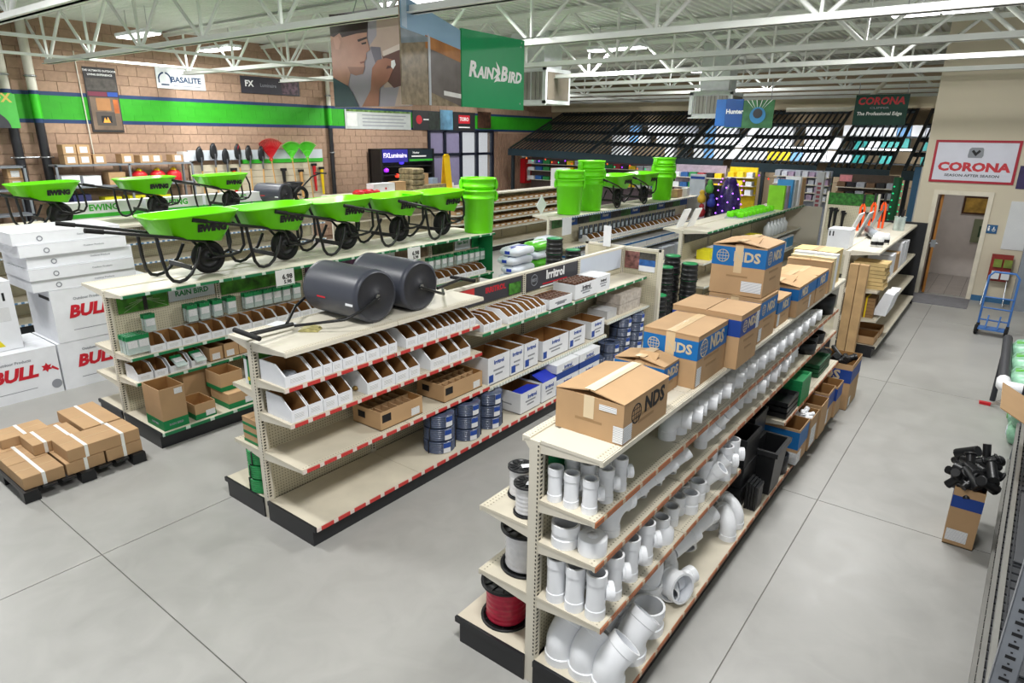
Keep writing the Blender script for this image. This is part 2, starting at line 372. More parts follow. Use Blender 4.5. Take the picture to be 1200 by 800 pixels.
# ------------------------------------------------ gondola shelving
rail_red = pattern('price_rail_red', '#DDCFC6', '#C23B38', 'Y', .16, .74)
rail_org = pattern('price_rail_orange', '#CDB79C', '#B06A42', 'Y', .2, .85)
rail_grn = pattern('price_rail_green', '#C9DCCF', '#1F7A4C', 'Y', .26, .82)
rail_wht = pattern('price_rail_white', '#DDE0DA', '#B9C2B4', 'Y', .05, .4)
rail_blu = pattern('price_rail_blue', '#D9DEE3', '#5C83A8', 'Y', .09, .5)
rail_pl = beige
def gondola(label, xa, xb, ys_, zt, right, left, bR, bL, topR=None, topL=None, pegs=True):
    """xa..xb upright faces; ys_ section joints; right/left: (z, front x, first section, last section, rail); bR/bL base front x"""
    g = thing('gondola_shelving', label, 'shelving', ((xa+xb)/2, ys_[0], 0), ws=True); xc = (xa+xb)/2
    for y in ys_:
        part(MB().box(xa, xb, y, y+.05, 0, zt-.004).box(xb, xb+.002, y+.012, y+.03, .2, zt-.02, 1).box(xb-.012, xb-.004, y-.0015, y, .2, zt-.02, 1), 'upright', [beige, slots], g)
    for a, c in zip(ys_[:-1], ys_[1:]):
        part(MB().box(xc-.012, xc+.012, a+.05, c, .16, zt-.03), 'back_panel', peg if pegs else beige, g)
        part(MB().box(xa, xb, a+.05, c, zt-.03, zt-.004), 'top_rail', beige, g)
    def shelf(z, xf, i, railm, s, near):
        a, c = ys_[i], ys_[i+1]; xs_ = xb if s > 0 else xa
        prof = [(xs_, z), (xf, z), (xf, z-.034), (xf-s*.012, z-.034), (xf-s*.014, z-.018), (xs_, z-.018)]
        mb = MB().prism(prof, 'y', a+.004, c-.004)
        x1, x2 = sorted((xf-s*.05, xf-s*.008)); mb.quad((x1, a+.02, z+.0006), (x2, a+.02, z+.0006), (x2, c-.02, z+.0006), (x1, c-.02, z+.0006), 1)
        o = part(mb, 'shelf', [worn if z < 1.45 else beige, perf], g)
        for q in (a+.006, c-.010):
            k_ = MB().prism([(xs_, z-.018), (xf-s*.014, z-.018), (xf-s*.014, z-.03), (xs_, z-.075)], 'y', q, q+.004).build('bracket', beige); k_.parent = o; k_.matrix_parent_inverse = Matrix.Identity(4)
        if railm:
            x1, x2 = sorted((xf, xf+s*.006)); r = MB().box(x1, x2, a+.006, c-.006, z-.034, z-.006).build('price_rail', railm); r.parent = o
            r.matrix_parent_inverse = Matrix.Identity(4)
    for lst, s in ((right, 1), (left, -1)):
        for z, xf, i0, i1, rm in lst:
            for i in range(i0, i1): shelf(z, xf, i, rm, s, i == 0)
    for xf, s, xs_ in ((bR, 1, xb), (bL, -1, xa)):
        if xf is None: continue
        y0, y1 = ys_[0], ys_[-1]
        x1, x2 = sorted((xs_, xf)); rm = right[0][4] if s > 0 and right else None
        for a, c in zip(ys_[:-1], ys_[1:]):
            part(MB().box(x1, x2, a+.002, c-.002, .145, .17), 'base_deck', worn, g)
        k1, k2 = sorted((xs_, xf-s*.035)); part(MB().box(k1, k2, y0+.03, y1-.03, .0, .145), 'kick_plate', kick, g)
        part(MB().box(k1, k2, y0-.012, y0+.03, 0, .145).box(x1, x2, y0-.018, y0+.002, .138, .176), 'end_panel', kick, g)
        if rm:
            x1, x2 = sorted((xf, xf+s*.006)); part(MB().box(x1, x2, y0, y1, .136, .166), 'price_rail', rm, g)
    return g
def seq(a, n, L): return [a+i*L for i in range(n+1)]
yA = seq(2.48, 5, 1.09); yB = [2.52, 3.62, 4.76, 6.0, 7.22, 8.44]; yC = seq(2.58, 5, 1.168)
gA = gondola('cream double-sided shelving at right holding white pipe fittings under printed cartons', -1.75, -1.685, yA, 1.56,
    [(.965, -1.33, 0, 5, rail_org), (1.22, -1.345, 0, 5, rail_org), (.61, -1.28, 0, 2, rail_org), (.61, -1.255, 3, 5, rail_org), (1.566, -1.325, 0, 5, rail_pl)],
    [(1.035, -2.09, 0, 5, rail_pl), (.60, -2.1, 0, 5, rail_pl), (1.566, -1.80, 0, 5, None)], -1.165, -2.28)
gB = gondola('cream double-sided shelving in the middle with red price rails and a roller on top', -4.44, -4.375, yB, 1.53,
    [(1.245, -4.0, 0, 2, rail_red), (.965, -3.97, 0, 2, rail_red), (.62, -3.87, 0, 2, rail_red), (1.15, -3.97, 2, 5, rail_grn), (.58, -3.9, 2, 4, rail_wht), (.74, -3.9, 4, 5, rail_wht), (1.535, -3.95, 0, 2, rail_pl)],
    [(1.13, -4.72, 0, 5, rail_grn), (.61, -4.80, 0, 5, rail_pl), (1.535, -4.70, 0, 2, rail_pl)], -3.75, -5.02)
gC = gondola('cream double-sided shelving at left carrying five green wheelbarrows, green price rails', -7.175, -7.115, yC, 1.505,
    [(.855, -6.765, 0, 5, rail_grn), (.595, -6.74, 0, 5, rail_grn), (1.51, -6.735, 0, 5, rail_grn)],
    [(.855, -7.6, 0, 5, rail_pl), (.52, -7.7, 0, 5, rail_pl), (1.51, -7.66, 0, 5, rail_pl)], -6.3, -7.75)
yE = seq(10.62, 6, 1.12)
gE = gondola('far cream shelving carrying stacked green bins, blue printed headers and bagged stock', -7.2, -7.14, yE, 1.53,
    [(.95, -6.75, 0, 6, rail_blu), (.6, -6.7, 0, 6, rail_blu), (1.54, -6.85, 0, 6, rail_blu)], [(1.54, -7.55, 0, 6, rail_pl)], -6.4, -7.7)
yF = seq(10.68, 5, 1.25)
gF = gondola('far cream shelving behind the black lid stacks with a bare near top', -4.48, -4.41, yF, 1.53,
    [(1.0, -4.0, 0, 5, rail_wht), (.6, -3.95, 0, 5, rail_wht), (1.54, -3.98, 0, 5, rail_grn)], [(1.54, -4.78, 0, 5, rail_pl)], -3.8, -4.95)
yG = seq(10.36, 3, 1.38)
gG = gondola('cream shelving before the doorway wall with a wide counter top and timber below', -1.79, -1.72, yG, 1.52,
    [(.98, -1.3, 0, 3, rail_pl), (.56, -1.25, 0, 3, rail_pl), (1.53, -1.36, 0, 3, rail_pl)], [(1.53, -2.12, 0, 3, rail_pl)], -1.19, -2.2)
gD = gondola('long cream shelving near the block wall carrying three green wheelbarrows', -12.5, -12.44, seq(1.6, 6, 1.22), 1.52,
    [(1.2, -11.9, 0, 6, rail_blu), (.85, -11.9, 0, 6, rail_blu), (.5, -11.9, 0, 6, rail_blu), (1.54, -11.62, 0, 6, rail_pl)], [(1.54, -13.3, 0, 6, rail_pl)], -11.8, -13.2)
gH = gondola('far cream shelving behind the tall green bin with rows of brown parts boxes', -11.9, -11.84, seq(12.6, 5, 1.25), 1.5,
    [(1.28, -11.4, 0, 5, rail_wht), (1.05, -11.35, 0, 5, rail_wht), (.82, -11.3, 0, 5, rail_wht), (.58, -11.25, 0, 5, rail_wht), (1.52, -11.45, 0, 5, rail_pl)], [], -11.1, None)
# ------------------------------------------------ builders of stock
def rot(o, rz): o.rotation_euler = (0, 0, rz); return o
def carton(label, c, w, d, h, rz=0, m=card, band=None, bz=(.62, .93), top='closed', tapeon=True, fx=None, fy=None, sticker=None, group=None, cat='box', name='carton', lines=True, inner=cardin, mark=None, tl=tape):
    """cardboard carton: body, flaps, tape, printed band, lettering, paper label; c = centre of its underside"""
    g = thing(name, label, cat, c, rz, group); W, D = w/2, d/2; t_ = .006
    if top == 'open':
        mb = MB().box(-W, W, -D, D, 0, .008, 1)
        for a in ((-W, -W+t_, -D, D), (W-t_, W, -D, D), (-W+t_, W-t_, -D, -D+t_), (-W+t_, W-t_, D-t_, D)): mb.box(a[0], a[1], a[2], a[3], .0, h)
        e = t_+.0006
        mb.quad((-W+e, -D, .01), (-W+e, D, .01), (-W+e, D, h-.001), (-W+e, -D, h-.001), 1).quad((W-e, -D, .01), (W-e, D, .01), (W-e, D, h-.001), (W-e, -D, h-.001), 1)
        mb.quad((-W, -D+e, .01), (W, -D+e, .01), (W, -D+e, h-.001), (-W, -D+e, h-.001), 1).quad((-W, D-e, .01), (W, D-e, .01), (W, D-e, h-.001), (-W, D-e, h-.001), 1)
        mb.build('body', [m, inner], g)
    else:
        MB().box(-W, W, -D, D, 0, h-.004).build('body', m, g)
        pk = .0 if top == 'closed' else .03
        for s in (-1, 1):
            MB().prism([(s*(W+.002), h-.004), (s*(W+.002), h+.001), (s*.004, h+.003+pk), (s*.004, h-.002+pk)], 'y', -D-.002, D+.002).build('flap', m, g)
        if top == 'peak' and tl is tape:
            MB().prism([(-D*.9, h-.004), (-D*.2, h+.045), (-D*.2, h+.05), (-D*.9, h+.002)], 'x', -W*.2, W*.55).build('flap', m, g)
        if tapeon:
            MB().prism([(-.03, h+.0035+pk), (0, h+.0048+pk), (.03, h+.0035+pk), (.03, h+.0045+pk), (0, h+.0058+pk), (-.03, h+.0045+pk)], 'y', -D-.001, D+.001).box(-.03, .03, -D-.002, -D-.0005, h*.45, h).build('tape', tl, g)
    if band:
        z0, z1 = bz[0]*h, bz[1]*h; e = .0012
        MB().box(-W-e, W+e, -D-e, -D, z0, z1).box(-W-e, W+e, D, D+e, z0, z1).box(-W-e, -W, -D, D, z0, z1).box(W, W+e, -D, D, z0, z1).build('printed_band', band, g)
    e = .0018
    if fx: text(g, fx[0], fx[1], (W+e, fx[4] if len(fx) > 4 else 0, fx[2]*h), FX, fx[3], .02)
    if fy: text(g, fy[0], fy[1], (fy[4] if len(fy) > 4 else 0, -D-e, fy[2]*h), FY, fy[3], .02)
    if mark:                                                    # round globe emblem beside the lettering
        for (ax, py, pz, rad) in mark:
            e2 = MB()
            o_ = (W+e, py, pz*h) if ax == 'x' else (py, -D-e, pz*h)
            e2.ring(o_, rad, .0022*rad/.03, 20, 4, ax, rz=.0004)
            for k in (-.5, 0, .5):
                hw = rad*math.sqrt(1-k*k)
                if ax == 'x': e2.box(o_[0], o_[0]+.0006, py-hw, py+hw, o_[2]+k*rad-.002, o_[2]+k*rad+.002).box(o_[0], o_[0]+.0006, py+k*rad-.0015, py+k*rad+.0015, o_[2]-hw, o_[2]+hw)
                else: e2.box(py-hw, py+hw, o_[1]-.0006, o_[1], o_[2]+k*rad-.002, o_[2]+k*rad+.002).box(py+k*rad-.0015, py+k*rad+.0015, o_[1]-.0006, o_[1], o_[2]-hw, o_[2]+hw)
            e2.build('globe_emblem', (fx or fy)[3], g)
    if lines:
        for z_, q in ((.46, .5), (.30, .34)):
            MB().box(W, W+.0008, -D*q, D*q, z_*h, z_*h+.018).build('print_line', inkline if m is card else inkg, g)
        MB().box(-W*.4, W*.4, -D-.0008, -D, .36*h, .36*h+.014).build('print_line', inkline if m is card else inkg, g)
    if sticker:
        for ax, p, z0, sw, sh in sticker:
            s_ = MB()
            if ax == 'x': s_.box(W+.0012, W+.0024, p, p+sw, z0, z0+sh)
            elif ax == 'y': s_.box(p, p+sw, -D-.0024, -D-.0012, z0, z0+sh)
            else: s_.box(W+.0012, W+.0024, p, p+sw, z0, z0+sh).box(W-sw*.6, W+.0024, -D-.0024, -D-.0012, z0, z0+sh)
            s_.build('paper_label', label_m, g)
    return g
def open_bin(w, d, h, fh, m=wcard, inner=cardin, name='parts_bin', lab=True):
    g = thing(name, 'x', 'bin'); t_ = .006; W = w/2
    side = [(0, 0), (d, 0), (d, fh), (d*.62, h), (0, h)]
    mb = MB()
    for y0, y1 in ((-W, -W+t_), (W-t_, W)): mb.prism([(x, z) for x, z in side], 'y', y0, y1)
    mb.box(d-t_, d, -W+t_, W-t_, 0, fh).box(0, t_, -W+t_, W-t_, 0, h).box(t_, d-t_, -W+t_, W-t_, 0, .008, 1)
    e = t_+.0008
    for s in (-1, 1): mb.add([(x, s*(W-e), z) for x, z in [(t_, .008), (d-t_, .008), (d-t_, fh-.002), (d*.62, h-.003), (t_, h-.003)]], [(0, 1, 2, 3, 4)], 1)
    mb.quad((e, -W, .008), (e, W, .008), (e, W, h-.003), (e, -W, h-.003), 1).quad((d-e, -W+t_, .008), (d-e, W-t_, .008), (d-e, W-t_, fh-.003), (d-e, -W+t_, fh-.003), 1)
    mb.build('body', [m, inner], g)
    if lab: MB().box(d, d+.0012, -W*.62, W*.5, fh*.25, fh*.72).build('paper_label', label_m, g)
    return g
with proto():
    P_bin = open_bin(.1, .3, .16, .085); P_bing = open_bin(.13, .26, .15, .075); P_binlow = open_bin(.12, .26, .1, .08, card, cardin, 'brown_parts_bin')
    # blister bag on a hook
    P_bag = thing('hanging_bag', 'x', 'bag')
    MB().box(-.012, .012, -.055, .055, -.19, 0).build('bag', clear, P_bag, .006)
    MB().box(-.014, .014, -.056, .056, -.045, .0).build('header_card', prgreen, P_bag)
    MB().box(.0142, .0152, -.045, .045, -.125, -.05).build('paper_label', label_m, P_bag)
    MB().tube([(-.016, 0, -.004), (.018, 0, -.004), (.022, 0, .006)], .003, 5).build('hook', steel, P_bag)
    # white pipe fittings
    def pipe(mb, path, r, wall=.007, n=20, hubs=(True, True), hl=.05):
        Pn = [Vector(p) for p in path]; L = [0]
        for a, c in zip(Pn, Pn[1:]): L.append(L[-1]+(c-a).length)
        rad = [r]*len(Pn)
        mb.tube(path, rad, n, 0, False)
        mb.tube(path, [r-wall]*len(Pn), n, 1, False)
        for end, on in ((0, hubs[0]), (-1, hubs[1])):
            p = Pn[end]; q = Pn[1] if end == 0 else Pn[-2]; d_ = (q-p).normalized()
            R2 = r*1.075 if on else r
            a = d_.orthogonal().normalized(); c = d_.cross(a)
            def circ(o, R_): return [tuple(o+(a*cos(2*pi*i/n)+c*sin(2*pi*i/n))*R_) for i in range(n)]
            if on:
                mb.tube([p, p+d_*hl], [R2, R2], n, 0, False)
                mb.add(circ(p+d_*hl, R2)+circ(p+d_*(hl+.004), r*.995), [(i, (i+1)%n, n+(i+1)%n, n+i) for i in range(n)], 0)
            mb.add(circ(p, R2)+circ(p, r-wall), [(i, (i+1)%n, n+(i+1)%n, n+i) for i in range(n)], 0)
        return mb
    def arc(R_, a0, a1, n=8): return [(R_-R_*cos(a0+(a1-a0)*i/n), 0, R_*sin(a0+(a1-a0)*i/n)) for i in range(n+1)]
    def fit(mb, name): o = mb.build(name, [pvc, pvcin], norm=False); return o
    def tee(r, h): return fit(pipe(pipe(MB(), [(0, 0, 0), (0, 0, h)], r, hl=h*.2), [(r*.85, 0, h*.55), (r*1.75, 0, h*.55)], r*.92, hl=r*.55, hubs=(False, True)), 'pipe_tee')
    P_tee = tee(.052, .27); P_tees = tee(.039, .19)
    P_coup = fit(pipe(MB(), [(0, 0, 0), (0, 0, .13)], .072), 'pipe_coupling'); P_coups = fit(pipe(MB(), [(0, 0, 0), (0, 0, .12)], .045), 'pipe_coupling')
    P_ring = fit(pipe(MB(), [(0, 0, 0), (0, 0, .17)], .095), 'pipe_coupling')
    def elbow(r, R_, ang, ext): 
        a = R(ang); p = [(0, 0, -ext)]+arc(R_, 0, a)
        q = Vector(p[-1]); d_ = Vector((sin(a), 0, cos(a))); p.append(tuple(q+d_*ext))
        return fit(pipe(MB(Matrix.Translation((0, 0, ext))), p, r), 'pipe_elbow')
    P_el = elbow(.046, .075, 90, .05); P_el45 = elbow(.088, .11, 45, .10); P_elbig = elbow(.07, .11, 90, .07)
    P_wye = fit(pipe(pipe(MB(), [(0, 0, 0), (0, 0, .34)], .065), [(.03, 0, .12), (.17, 0, .27)], .06, hubs=(False, True)), 'pipe_wye')
    P_wyes = fit(pipe(pipe(MB(), [(0, 0, 0), (0, 0, .2)], .042), [(.02, 0, .07), (.1, 0, .16)], .04, hubs=(False, True)), 'pipe_wye')
    P_cap = fit(MB().lathe([(.078, 0), (.078, .085), (.074, .09), (0, .09)], 24).lathe([(0, .0905), (.028, .0905), (.03, .094), (0, .094)], 14), 'pipe_cap')  # flat round cap that closes a pipe end
    P_red = fit(pipe(MB().lathe([(.085, 0), (.085, .07), (.05, .1)], 20), [(0, 0, .09), (0, 0, .16)], .05, hubs=(False, True)), 'pipe_reducer')
    # wire reel
    def reel(r, h, rc, wirem, lab, name='wire_reel'):
        g = thing(name, 'x', 'reel'); prof = [(rc*(1+.012*(i % 2)+.02*sin(i*1.7)), .014+(h-.028)*i/24) for i in range(25)]
        MB().lathe([(0, .014)]+prof+[(0, h-.014)], 28).build('wound_wire', wirem, g)
        for z0 in (0, h-.012):
            f = MB().lathe([(r, z0), (r, z0+.012), (r*.9, z0+.012), (r*.88, z0+.006), (r*.3, z0+.006), (r*.28, z0+.012), (r*.1, z0+.012), (r*.1, z0), (r, z0)], 32)
            for k in range(12): 
                a = 2*pi*k/12; f.tube([(r*.28*cos(a), r*.28*sin(a), z0+.008), (r*.9*cos(a), r*.9*sin(a), z0+.008)], .005, 4)
            f.build('flange', blk_p, g)
        if lab: MB().cbox((r*.35, -r*.2, h+.0015), (r*.75, r*.5, .001)).build('paper_label', wcard, g)
        return g
    redw = mat('red_wire', '#B3233F', .3, var=.18, sc_=30); whw = mat('white_wire', '#D8D8DA', .3, var=.08, sc_=30)
    P_reelr = reel(.16, .27, .125, redw, True); P_reelw = reel(.15, .27, .118, whw, True); P_reels = reel(.078, .19, .066, whw, True)
    # coil of tubing
    def coil(r, r0, h, m_, lab, strap):
        g = thing('tubing_coil', 'x', 'coil'); pr = []
        k = 6
        for i in range(k*4+1): pr.append((r-.008+.009*abs(sin(pi*i/4)), h*i/(k*4)))
        for i in range(5): pr.append((r-.01-(r-r0)*i/4, h+(.006 if i % 2 else 0)))
        for i in range(k*2+1): pr.append((r0-.004*abs(sin(pi*i/2)), h-h*i/(k*2)))
        pr.append(pr[0]); MB().lathe(pr, 28).build('wound_tubing', m_, g)
        if lab: MB().prism([((r+.004)*cos(a)*1.0, (r+.004)*sin(a)) for a in [x*.1-.1 for x in range(6)]]+[((r+.001)*cos(a), (r+.001)*sin(a)) for a in [x*.1-.1 for x in range(5, -1, -1)]], 'z', h*.08, h*.92).build('paper_label', [wcard], g)
        if lab: MB().prism([((r+.0055)*cos(a)*1.0, (r+.0055)*sin(a)) for a in [x*.1-.1 for x in range(6)]]+[((r+.004)*cos(a), (r+.004)*sin(a)) for a in [x*.1-.1 for x in range(5, -1, -1)]], 'z', h*.5, h*.92).build('blue_print', [inkblue], g)
        for q in strap:
            a = q; d_ = Vector((cos(a), sin(a), 0)); MB().tube([d_*(r+.004), d_*(r+.004)+Vector((0,0,h+.004)), d_*(r0-.004)+Vector((0,0,h+.006)), d_*(r0-.004)], .006, 4).build('strap', blk_p, g)
        return g
    bluet = mat('blue_black_tubing', '#4C5770', .22, var=.25, sc_=12, spec=.7); greent = mat('green_tubing', '#2C9150', .25, var=.2, sc_=12)
    P_coil = coil(.15, .075, .119, bluet, True, (1.2, 3.3, 5.2)); P_coilg = coil(.128, .06, .119, greent, False, (1.0, 4.4))
    # green contractor bin
    P_can = thing('utility_bin', 'x', 'bin')
    MB().lathe([(0, 0), (.225, 0), (.232, .01), (.262, .54), (.275, .545), (.275, .575), (.266, .58), (.27, .655), (.288, .66), (.29, .69), (.276, .69), (.262, .64), (.225, .03), (0, .03)], 32).build('body', limep, P_can)
    for s in (-1, 1):
        MB(Matrix.Rotation(.6, 4, 'Z')).prism([(s*.265, .50), (s*.31, .53), (s*.315, .60), (s*.30, .66), (s*.27, .66)], 'y', -.06, .06).build('handle', limep, P_can, .004)
    # stacked round valve box
    P_vbox = thing('valve_box', 'x', 'valve box')
    vb = [(0, 0), (.17, 0), (.17, .012), (.158, .016)]
    MB().lathe(vb+[(.156, .07), (.162, .072), (.162, .085), (.154, .088), (.152, .15), (.158, .152), (.158, .165), (.15, .168), (.149, .225), (.157, .228), (.157, .25), (0, .25)], 28).build('body', blk_p, P_vbox)
    MB().lathe([(.14, .25), (.14, .262), (.135, .266), (0, .266)], 28).build('lid', green_p, P_vbox)
    # wheelbarrow (origin under the wheel, handles towards -Y)
    P_wb = thing('wheelbarrow', 'x', 'wheelbarrow')
    def rr_ring(cx, cy, hx, hy, zf, n=28, p=.45):
        o = []
        for i in range(n):
            a = 2*pi*i/n; c_, s_ = cos(a), sin(a)
            x = cx+hx*math.copysign(abs(c_)**p, c_); y = cy+hy*math.copysign(abs(s_)**p, s_); o.append((x, y, zf(y)))
        return o
    zb = lambda y: .43-.15*(y+.22)
    n = 28; rings = [rr_ring(0, -.21, .225, .31, lambda y: zb(y)+.008), rr_ring(0, -.165, .30, .475, lambda y: .695+.03*(y+.165)), rr_ring(0, -.165, .318, .493, lambda y: .70+.03*(y+.165)),
                   rr_ring(0, -.165, .32, .495, lambda y: .685+.03*(y+.165)), rr_ring(0, -.165, .306, .481, lambda y: .683+.03*(y+.165)), rr_ring(0, -.21, .235, .32, zb)]
    vs = [p for r_ in rings for p in r_]; fs = [(j*n+i, j*n+(i+1)%n, (j+1)*n+(i+1)%n, (j+1)*n+i) for j in range(5) for i in range(n)]
    fs += [tuple(range(n)), tuple(range(5*n, 6*n))]
    MB().add(vs, fs, 0, True).build('tray', lime, P_wb)
    for s in (-1, 1):
        MB().tube([(s*.365, -1.27, .645), (s*.345, -1.0, .59), (s*.245, -.45, .478), (s*.17, -.1, .39), (s*.10, .0, .24), (s*.085, .12, .20)], .017, 8).build('handle', tube_b, P_wb)
        MB().tube([(s*.367, -1.30, .65), (s*.357, -1.14, .618)], .023, 10).build('grip', rubber, P_wb)
        MB().tube([(s*.22, -.62, .50), (s*.245, -.60, .25), (s*.255, -.575, .10), (s*.26, -.53, .035), (s*.26, -.47, .017), (s*.26, -.40, .03), (s*.255, -.33, .08), (s*.22, -.24, .18), (s*.19, -.17, .34)], .019, 8).build('leg', tube_b, P_wb)
        MB().tube([(s*.14, .29, .665), (s*.16, .345, .5), (s*.15, .36, .3), (s*.12, .32, .22), (s*.09, .2, .19), (s*.085, .0, .19)], .017, 8).build('front_brace', tube_b, P_wb)
    MB().box(-.25, .25, -.33, -.31, .12, .17).build('cross_brace', tube_b, P_wb)
    MB().tube([(-.12, .32, .22), (.12, .32, .22)], .013, 6).build('front_bar', tube_b, P_wb)
    wh = MB().ring((0, 0, .19), .148, .042, 32, 12, 'x', rz=.047)
    wh.build('tyre', rubber, P_wb)
    MB().lathe([(0, -.035), (.03, -.035), (.035, -.012), (.1, -.012), (.112, -.03), (.115, 0), (.112, .03), (.1, .012), (.035, .012), (.03, .035), (0, .035)], 20, 0, (0, 0, .19), True, 'x').tube([(-.1, 0, .19), (.1, 0, .19)], .011, 6).build('wheel_rim', blk_p, P_wb)
    text(P_wb, 'EWING', .105, (.2795, -.05, .548), (R(106), 0, pi/2), ink, .05, sx=.92)
    # lawn roller (drum along X, handle towards -Y)
    P_rol = thing('lawn_roller', 'x', 'roller')
    drum = mat('drum_plastic', '#41444E', .38, var=.06, sc_=3)
    MB().lathe([(.2, -.35), (.222, -.34), (.224, -.3), (.224, .3), (.222, .34), (.2, .35)], 40, 0, (0, 0, .224), True, 'x').build('drum', drum, P_rol)
    for s in (-1, 1):
        MB().lathe([(.2, s*.35), (.195, s*.343), (.05, s*.34), (.045, s*.35), (0, s*.35)], 36, 0, (0, 0, .224), True, 'x').build('end_cap', mat('drum_end', '#2A2B30', .5, var=.08), P_rol)
        MB().lathe([(.022, s*.36), (.022, s*.372), (0, s*.372)], 8, 0, (0, 0, .224), False, 'x').build('axle_bolt', steel, P_rol)
        MB().tube([(s*.365, .02, .224), (s*.365, -.20, .135), (s*.33, -.32, .09), (s*.05, -.60, .05)], .013, 6).build('side_arm', tube_b, P_rol)
    MB().tube([(0, -.58, .05), (0.05, -.98, .07)], .018, 6).build('draw_bar', tube_b, P_rol)
    MB().tube([(-.13, -1.0, .075), (.2, -1.0, .07)], .02, 8).build('grip', rubber, P_rol)
    MB(Matrix.Translation((-.15, -.2222, .19)) @ Matrix.Rotation(R(-8), 4, 'X')).box(0, .11, -.002, .0, 0, .035).build('red_sticker', inkred, P_rol)
    MB(Matrix.Translation((.22, -.2222, .17)) @ Matrix.Rotation(R(-8), 4, 'X')).box(0, .09, -.002, .0, 0, .035).build('white_sticker', wcard, P_rol)
# ------------------------------------------------ stock on the right-hand shelving
ZT = 1.567
carton('plain brown carton with black letters and pale tape, nearest on the right shelving top', (-1.525, 2.94, ZT), .40, .52, .225, top='peak', fx=('NDS', .12, .66, ink, .09), mark=(('x', -.12, .60, .052),),
       sticker=(('y', .06, .165, .1, .03), ('c', -.255, .01, .09, .09)), tl=mat('pale_tape', '#DCC8A6', .3, var=.03))
carton('small blue-banded carton with lifted flaps right behind the plain brown carton', (-1.615, 3.525, ZT), .33, .21, .185, band=ndsblue, bz=(.42, .92), top='peak', fx=('NDS', .075, .68, inktan, .02), fy=('NDS', .075, .68, inktan, .0), sticker=(('x', -.1, .005, .07, .08),), mark=(('y', -.11, .68, .03),))
carton('wide blue-banded carton with taped folded flaps, third in the row of cartons', (-1.525, 3.9, ZT), .36, .50, .34, band=ndsblue, bz=(.54, .90), top='closed', fx=('NDS', .12, .73, inktan, .07), fy=('NDS', .085, .72, inktan, .06), mark=(('x', -.15, .72, .055), ('y', -.11, .72, .038)), sticker=(('x', -.235, .01, .07, .12),))
carton('tall carton with smooth lid, dark blue band and label at its rear edge', (-1.505, 4.37, ZT), .48, .40, .375, band=navyb, bz=(.6, .9), fx=('NDS', .09, .77, inktan, .04), tapeon=False, mark=(('x', -.11, .76, .04),), sticker=(('x', .12, .22, .06, .12),))
carton('blue-banded carton carrying another carton, lower of the two-carton stack', (-1.53, 5.02, ZT), .40, .42, .345, band=ndsblue, bz=(.55, .93), fx=('NDS', .095, .74, inktan, .05), sticker=(('x', -.2, .02, .07, .1),), mark=(('x', -.13, .74, .04),))
carton('topmost blue-banded carton of the two-carton stack, flaps bulging open', (-1.545, 5.06, ZT+.353), .40, .45, .37, band=ndsblue, bz=(.58, .96), top='peak', fx=('NDS', .10, .77, inktan, .05), fy=('NDS', .10, .77, inktan, .06), mark=(('x', -.13, .77, .048), ('y', -.12, .77, .045)), sticker=(('y', .04, .03, .15, .08),))
carton('low blue-banded carton beside the two-carton stack, far side', (-1.52, 5.55, ZT), .34, .36, .235, band=ndsblue, bz=(.5, .9), fx=('NDS', .09, .7, inktan, .03), sticker=(('x', -.17, .01, .06, .1),))
carton('long low blue-banded carton with open flaps near the far shelf end', (-1.50, 6.12, ZT), .38, .62, .27, band=ndsblue, bz=(.55, .92), top='peak', fx=('NDS', .1, .73, inktan, -.1), sticker=(('x', .1, .01, .05, .12),))
carton('last blue-banded carton before the upright brown panels', (-1.50, 6.68, ZT), .38, .42, .27, band=ndsblue, bz=(.55, .92), fx=('NDS', .1, .73, inktan, 0))
for i, (y, h, mm, lb) in enumerate(((7.02, .32, 'card', 'tan flat carton standing on edge after the last banded carton'), (7.14, .34, 'cream', 'cream flat carton standing on edge between tan and white ones'), (7.26, .36, 'white', 'white flat carton standing on edge nearest the far shelf end'))):
    carton(lb, (-1.52, y, ZT), .42, .09, h, m={'card': card, 'cream': mat('cream_card', '#D9C79A', .7), 'white': wcard}[mm], tapeon=False, lines=False)
carton('pale yellow carton with upright seam at the far end of the right shelving', (-1.57, 7.55, ZT), .42, .36, .36, m=mat('yellow_card', '#D2B981', .7, var=.05), lines=False)
# pipe fittings: (prototype, x, y, z, turn, what)
s2, s3, s4, s1 = 1.2207, .9657, .6107, .1707
def fits(src, pts, z, what, group):
    for i, p in enumerate(pts):
        x, y, rz = p[:3]; q = p[3] if len(p) > 3 else None; dz = p[4] if len(p) > 4 else 0; k = p[5] if len(p) > 5 else None
        o = dup(src, (x, y, z+dz), rz, rot=(q+(rz,)) if q else None, scale=k)
        tag(o, what % (ORD[i] if i < len(ORD) else 'far'), 'pipe fitting', group)
fits(P_tees, [(-1.625, 2.545, 1.45), (-1.525, 2.545, 1.4), (-1.42, 2.555, .7), (-1.615, 2.69, 1.5), (-1.515, 2.69, 1.45), (-1.41, 2.70, .7), (-1.62, 2.84, 1.5), (-1.515, 2.84, 1.4), (-1.41, 2.85, .8)], s2, 'short white pipe tee in the upper shelf cluster, %s from the near end', 'short tees on the second shelf')
fits(P_el, [(-1.47+.02*(i % 2), 3.60+i*.13, .3, None, 0, 1.15) for i in range(26)], s2, 'white pipe elbow in the long second-shelf row, %s from the near end', 'elbows in a row on the second shelf')
tag(dup(P_coup, (-1.565, 2.57, s3)), 'wide white pipe coupling at the near end of the third shelf', 'pipe fitting')
tag(dup(P_cap, (-1.415, 2.60, s3)), 'flat round white pipe cap at the near end of the third shelf', 'pipe fitting')
tag(dup(P_elbig, (-1.43, 2.80, s3), pi/2-.2, scale=.86), 'large white pipe elbow leaning behind the flat round cap', 'pipe fitting')
